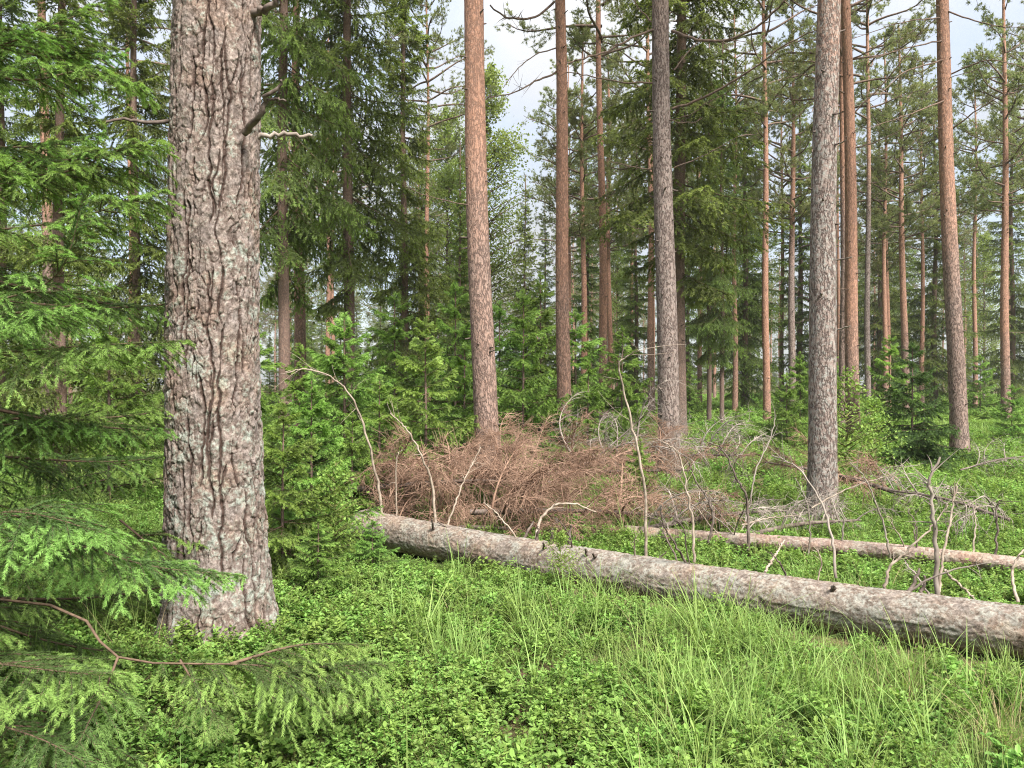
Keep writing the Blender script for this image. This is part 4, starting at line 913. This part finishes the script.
# where the thick log lies
LA, LB = np.array(P1a)[:2], np.array(P1c)[:2]; LD = (LB - LA) / np.linalg.norm(LB - LA); LN = np.array([LD[1], -LD[0]])
def log_side(x, y): return (x - LA[0]) * LN[0] + (y - LA[1]) * LN[1], (x - LA[0]) * LD[0] + (y - LA[1]) * LD[1]
def clear(x, y):
    d, s = log_side(x, y); u_ = hash2(x * 37., y * 83.)
    ok = ~((np.abs(d) < .22) & (s > -.1)) & ~((d > 0) & (d < .5) & (s > -.1) & (u_ < .25))
    under = (x < -1.0) & (y < 3.6) & (np.hypot(x - fx, y - fy) < 2.6)
    return ok & (np.hypot(x - bx, y - by) > .36) & ~(under & (hash2(x * 91., y * 57.) < .55))
def place(x, y, rg, smin, smax, nproto, tilt=.12):
    n = len(x); P = np.stack([x, y, gh(x, y)], -1); rot = np.stack([rg.normal(0, tilt, n), rg.normal(0, tilt, n), rg.uniform(0, 2 * pi, n)], -1)
    d, s = log_side(x, y); low = (d > 0) & (d < .5 + .35 * sstep(3., .5, s)) & (s > -.1) & ~((s > 1.9) & (s < 2.5)) & ~((s > 3.1) & (s < 4.1))
    return P, rot, rg.uniform(smin, smax, n) * np.where(low, .55, 1.), rg.integers(0, nproto, n)

bil_near = proto_set('bilberry_sprig', [bilberry(rg, .12, 12, .19, 9, (.024, .018, .021, .028)[k]).mesh('bilberry', [M_STEM, M_BILB]) for k in range(4)])
bil_mid = proto_set('bilberry_clump', [bilberry(rg, .3, 20, .26, 8, .034).mesh('bilberry_mid', [M_STEM, M_BILB]) for k in range(3)])
bil_far = proto_set('bilberry_patch', [bilberry(rg, .7, 40, .28, 7, .07).mesh('bilberry_far', [M_STEM, M_BILB]) for k in range(2)])
gr_near = proto_set('grass_tuft', [grass_tuft(rg, .09, 46, .34, .0040).mesh('grass_a', [M_GRASS]), grass_tuft(rg, .12, 50, .26, .0033, lean=.7).mesh('grass_b', [M_GRASS]),
                                   grass_tuft(rg, .07, 26, .50, .0045, lean=.35).mesh('grass_c', [M_GRASS]), grass_tuft(rg, .12, 16, .36, .003, lean=.6).mesh('grass_dry', [M_STRAW])])
gr_far = proto_set('grass_clump', [grass_tuft(rg, .35, 70, .30, .011, lean=.5).mesh('grass_far', [M_GRASS]) for k in range(2)])

x, y = wedge(1.5, 10, 72, rg)
pat = fbm(x * .9 + 3, y * .9, 3, 11); right = sstep(-.4, 1.6, x + .25 * (5 - y)); d, s = log_side(x, y)
front = (d > 0)
pg = np.where(front, .12 + .62 * right, .25) + 1.1 * (pat - .47)
k = clear(x, y) & (rg.random(len(x)) > pg * .75)
scatter('bilberry_cover', bil_near, *place(x[k], y[k], rg, .7, 1.2, 4), 'knee-low bright green bilberry bushes covering the near forest floor', 'undergrowth')
x2, y2 = wedge(1.7, 10, 48, rg); pat = fbm(x2 * .9 + 3, y2 * .9, 3, 11); right = sstep(-.4, 1.6, x2 + .25 * (5 - y2)); d, s = log_side(x2, y2)
nearlog = np.exp(-((d - .45) / .4) ** 2)
pg = np.where(d > 0, .08 + .60 * right + .30 * nearlog, .22) + 2.0 * (pat - .47)
k = clear(x2, y2) & (rg.random(len(x2)) < pg)
P, rot, scl, idx = place(x2[k], y2[k], rg, .6, 1.15, 3)
idx = np.where(rg.random(len(idx)) < .13 + .5 * (fbm(x2[k] * 1.4, y2[k] * 1.4, 2, 31) > .60), 3, idx)
scatter('grass', gr_near, P, rot, scl, idx, 'long arching light green grass in front of the thick log', 'grass')
lx, ly = [], []
for px, py, sd, n in ((722, 630, .16, 6), (588, 572, .20, 6), (640, 590, .2, 4), (790, 690, .3, 5), (930, 690, .4, 5), (520, 640, .4, 4), (700, 700, .4, 4)):
    Yg = F * (CAMH - .12) / (py - 384); lx.append((px - 512) / F * Yg + rg.normal(0, sd, n)); ly.append(Yg + rg.normal(0, sd * .7, n))
lx, ly = np.concatenate(lx), np.concatenate(ly); k = clear(lx, ly); n = int(k.sum())
gr_long = proto_set('long_grass', [grass_tuft(rg, .09, 24, .50, .0062, lean=.9).mesh('grass_long', [M_GRASS]) for _ in range(3)])
P = np.stack([lx[k], ly[k], gh(lx[k], ly[k])], -1)
scatter('grass', gr_long, P, np.stack([rg.normal(0, .12, n), rg.normal(0, .12, n), rg.uniform(0, 6.28, n)], -1), rg.uniform(.65, 1.15, n), rg.integers(0, 3, n), 'long overhanging grass blades in loose tufts near the thick log', 'grass')
x, y = wedge(9, 28, 6.5, rg, 3); k = fbm(x * .5, y * .5, 3, 19) > .30
scatter('bilberry_cover', bil_mid, *place(x[k], y[k], rg, .7, 1.3, 3), 'bright green bilberry cover between the trunks behind the logs', 'undergrowth')
x, y = wedge(9, 48, 2.6, rg, 3); k = (fbm(x * .6, y * .6, 3, 23) > .42) | ((x > .18 * y) & (y > 13) & (rg.random(len(x)) < .75))
scatter('grass', gr_far, *place(x[k], y[k], rg, .7, 1.3, 2), 'light green grass patches between the trunks behind the logs', 'grass')
x, y = wedge(26, 85, .75, rg, 4)
scatter('bilberry_cover', bil_far, *place(x, y, rg, .7, 1.4, 2, .05), 'pale green low undergrowth spreading far between the distant stems', 'undergrowth')

# the wood goes on beyond the trees one can tell apart
wood = bpy.data.collections.new('far_wood_crowns')
for k, me in enumerate(big_spruce[:1] + big_spruce[2:] + pine_crowns[:1]): wood.objects.link(bpy.data.objects.new('wood_crown_%02d' % k, me))
n = 420; Y = rg.uniform(85, 175, n); x = rg.uniform(-.85, .85, n) * Y
P = np.stack([x, Y, gh(x, Y)], -1)
idx = rg.integers(0, 3, n)
scatter('far_wood', wood, P, np.stack([0 * x, 0 * x, rg.uniform(0, 6.28, n)], -1), np.where(idx == 2, rg.uniform(.7, .95, n), rg.uniform(.2, .6, n)), idx, 'far wood that closes the view behind the last stems', 'wood')

# ------------------------------------------------------------------ damp forest air
hz = Geo(); X, Y0, Y1, ZB, ZT = 175., -25., 200., -1.5, 32.
V = [(a, b, c) for c in (ZB, ZT) for a, b in ((-X, Y0), (X, Y0), (X, Y1), (-X, Y1))]
hz.add(V, [(3, 2, 1, 0), (4, 5, 6, 7), (0, 1, 5, 4), (1, 2, 6, 5), (2, 3, 7, 6), (3, 0, 4, 7)])
hm = bpy.data.materials.new('haze'); hm.use_nodes = True; hn = hm.node_tree.nodes; hn.remove(hn['Principled BSDF'])
pv = hn.new('ShaderNodeVolumePrincipled'); pv.inputs['Color'].default_value = (.97, 1, .96, 1); pv.inputs['Density'].default_value = .0005; pv.inputs['Anisotropy'].default_value = .2
hm.node_tree.links.new(pv.outputs[0], hn['Material Output'].inputs['Volume'])
tag(obj('haze', hz.mesh('haze', [hm])), 'thin pale damp air between the far stems', 'haze', kind='stuff')
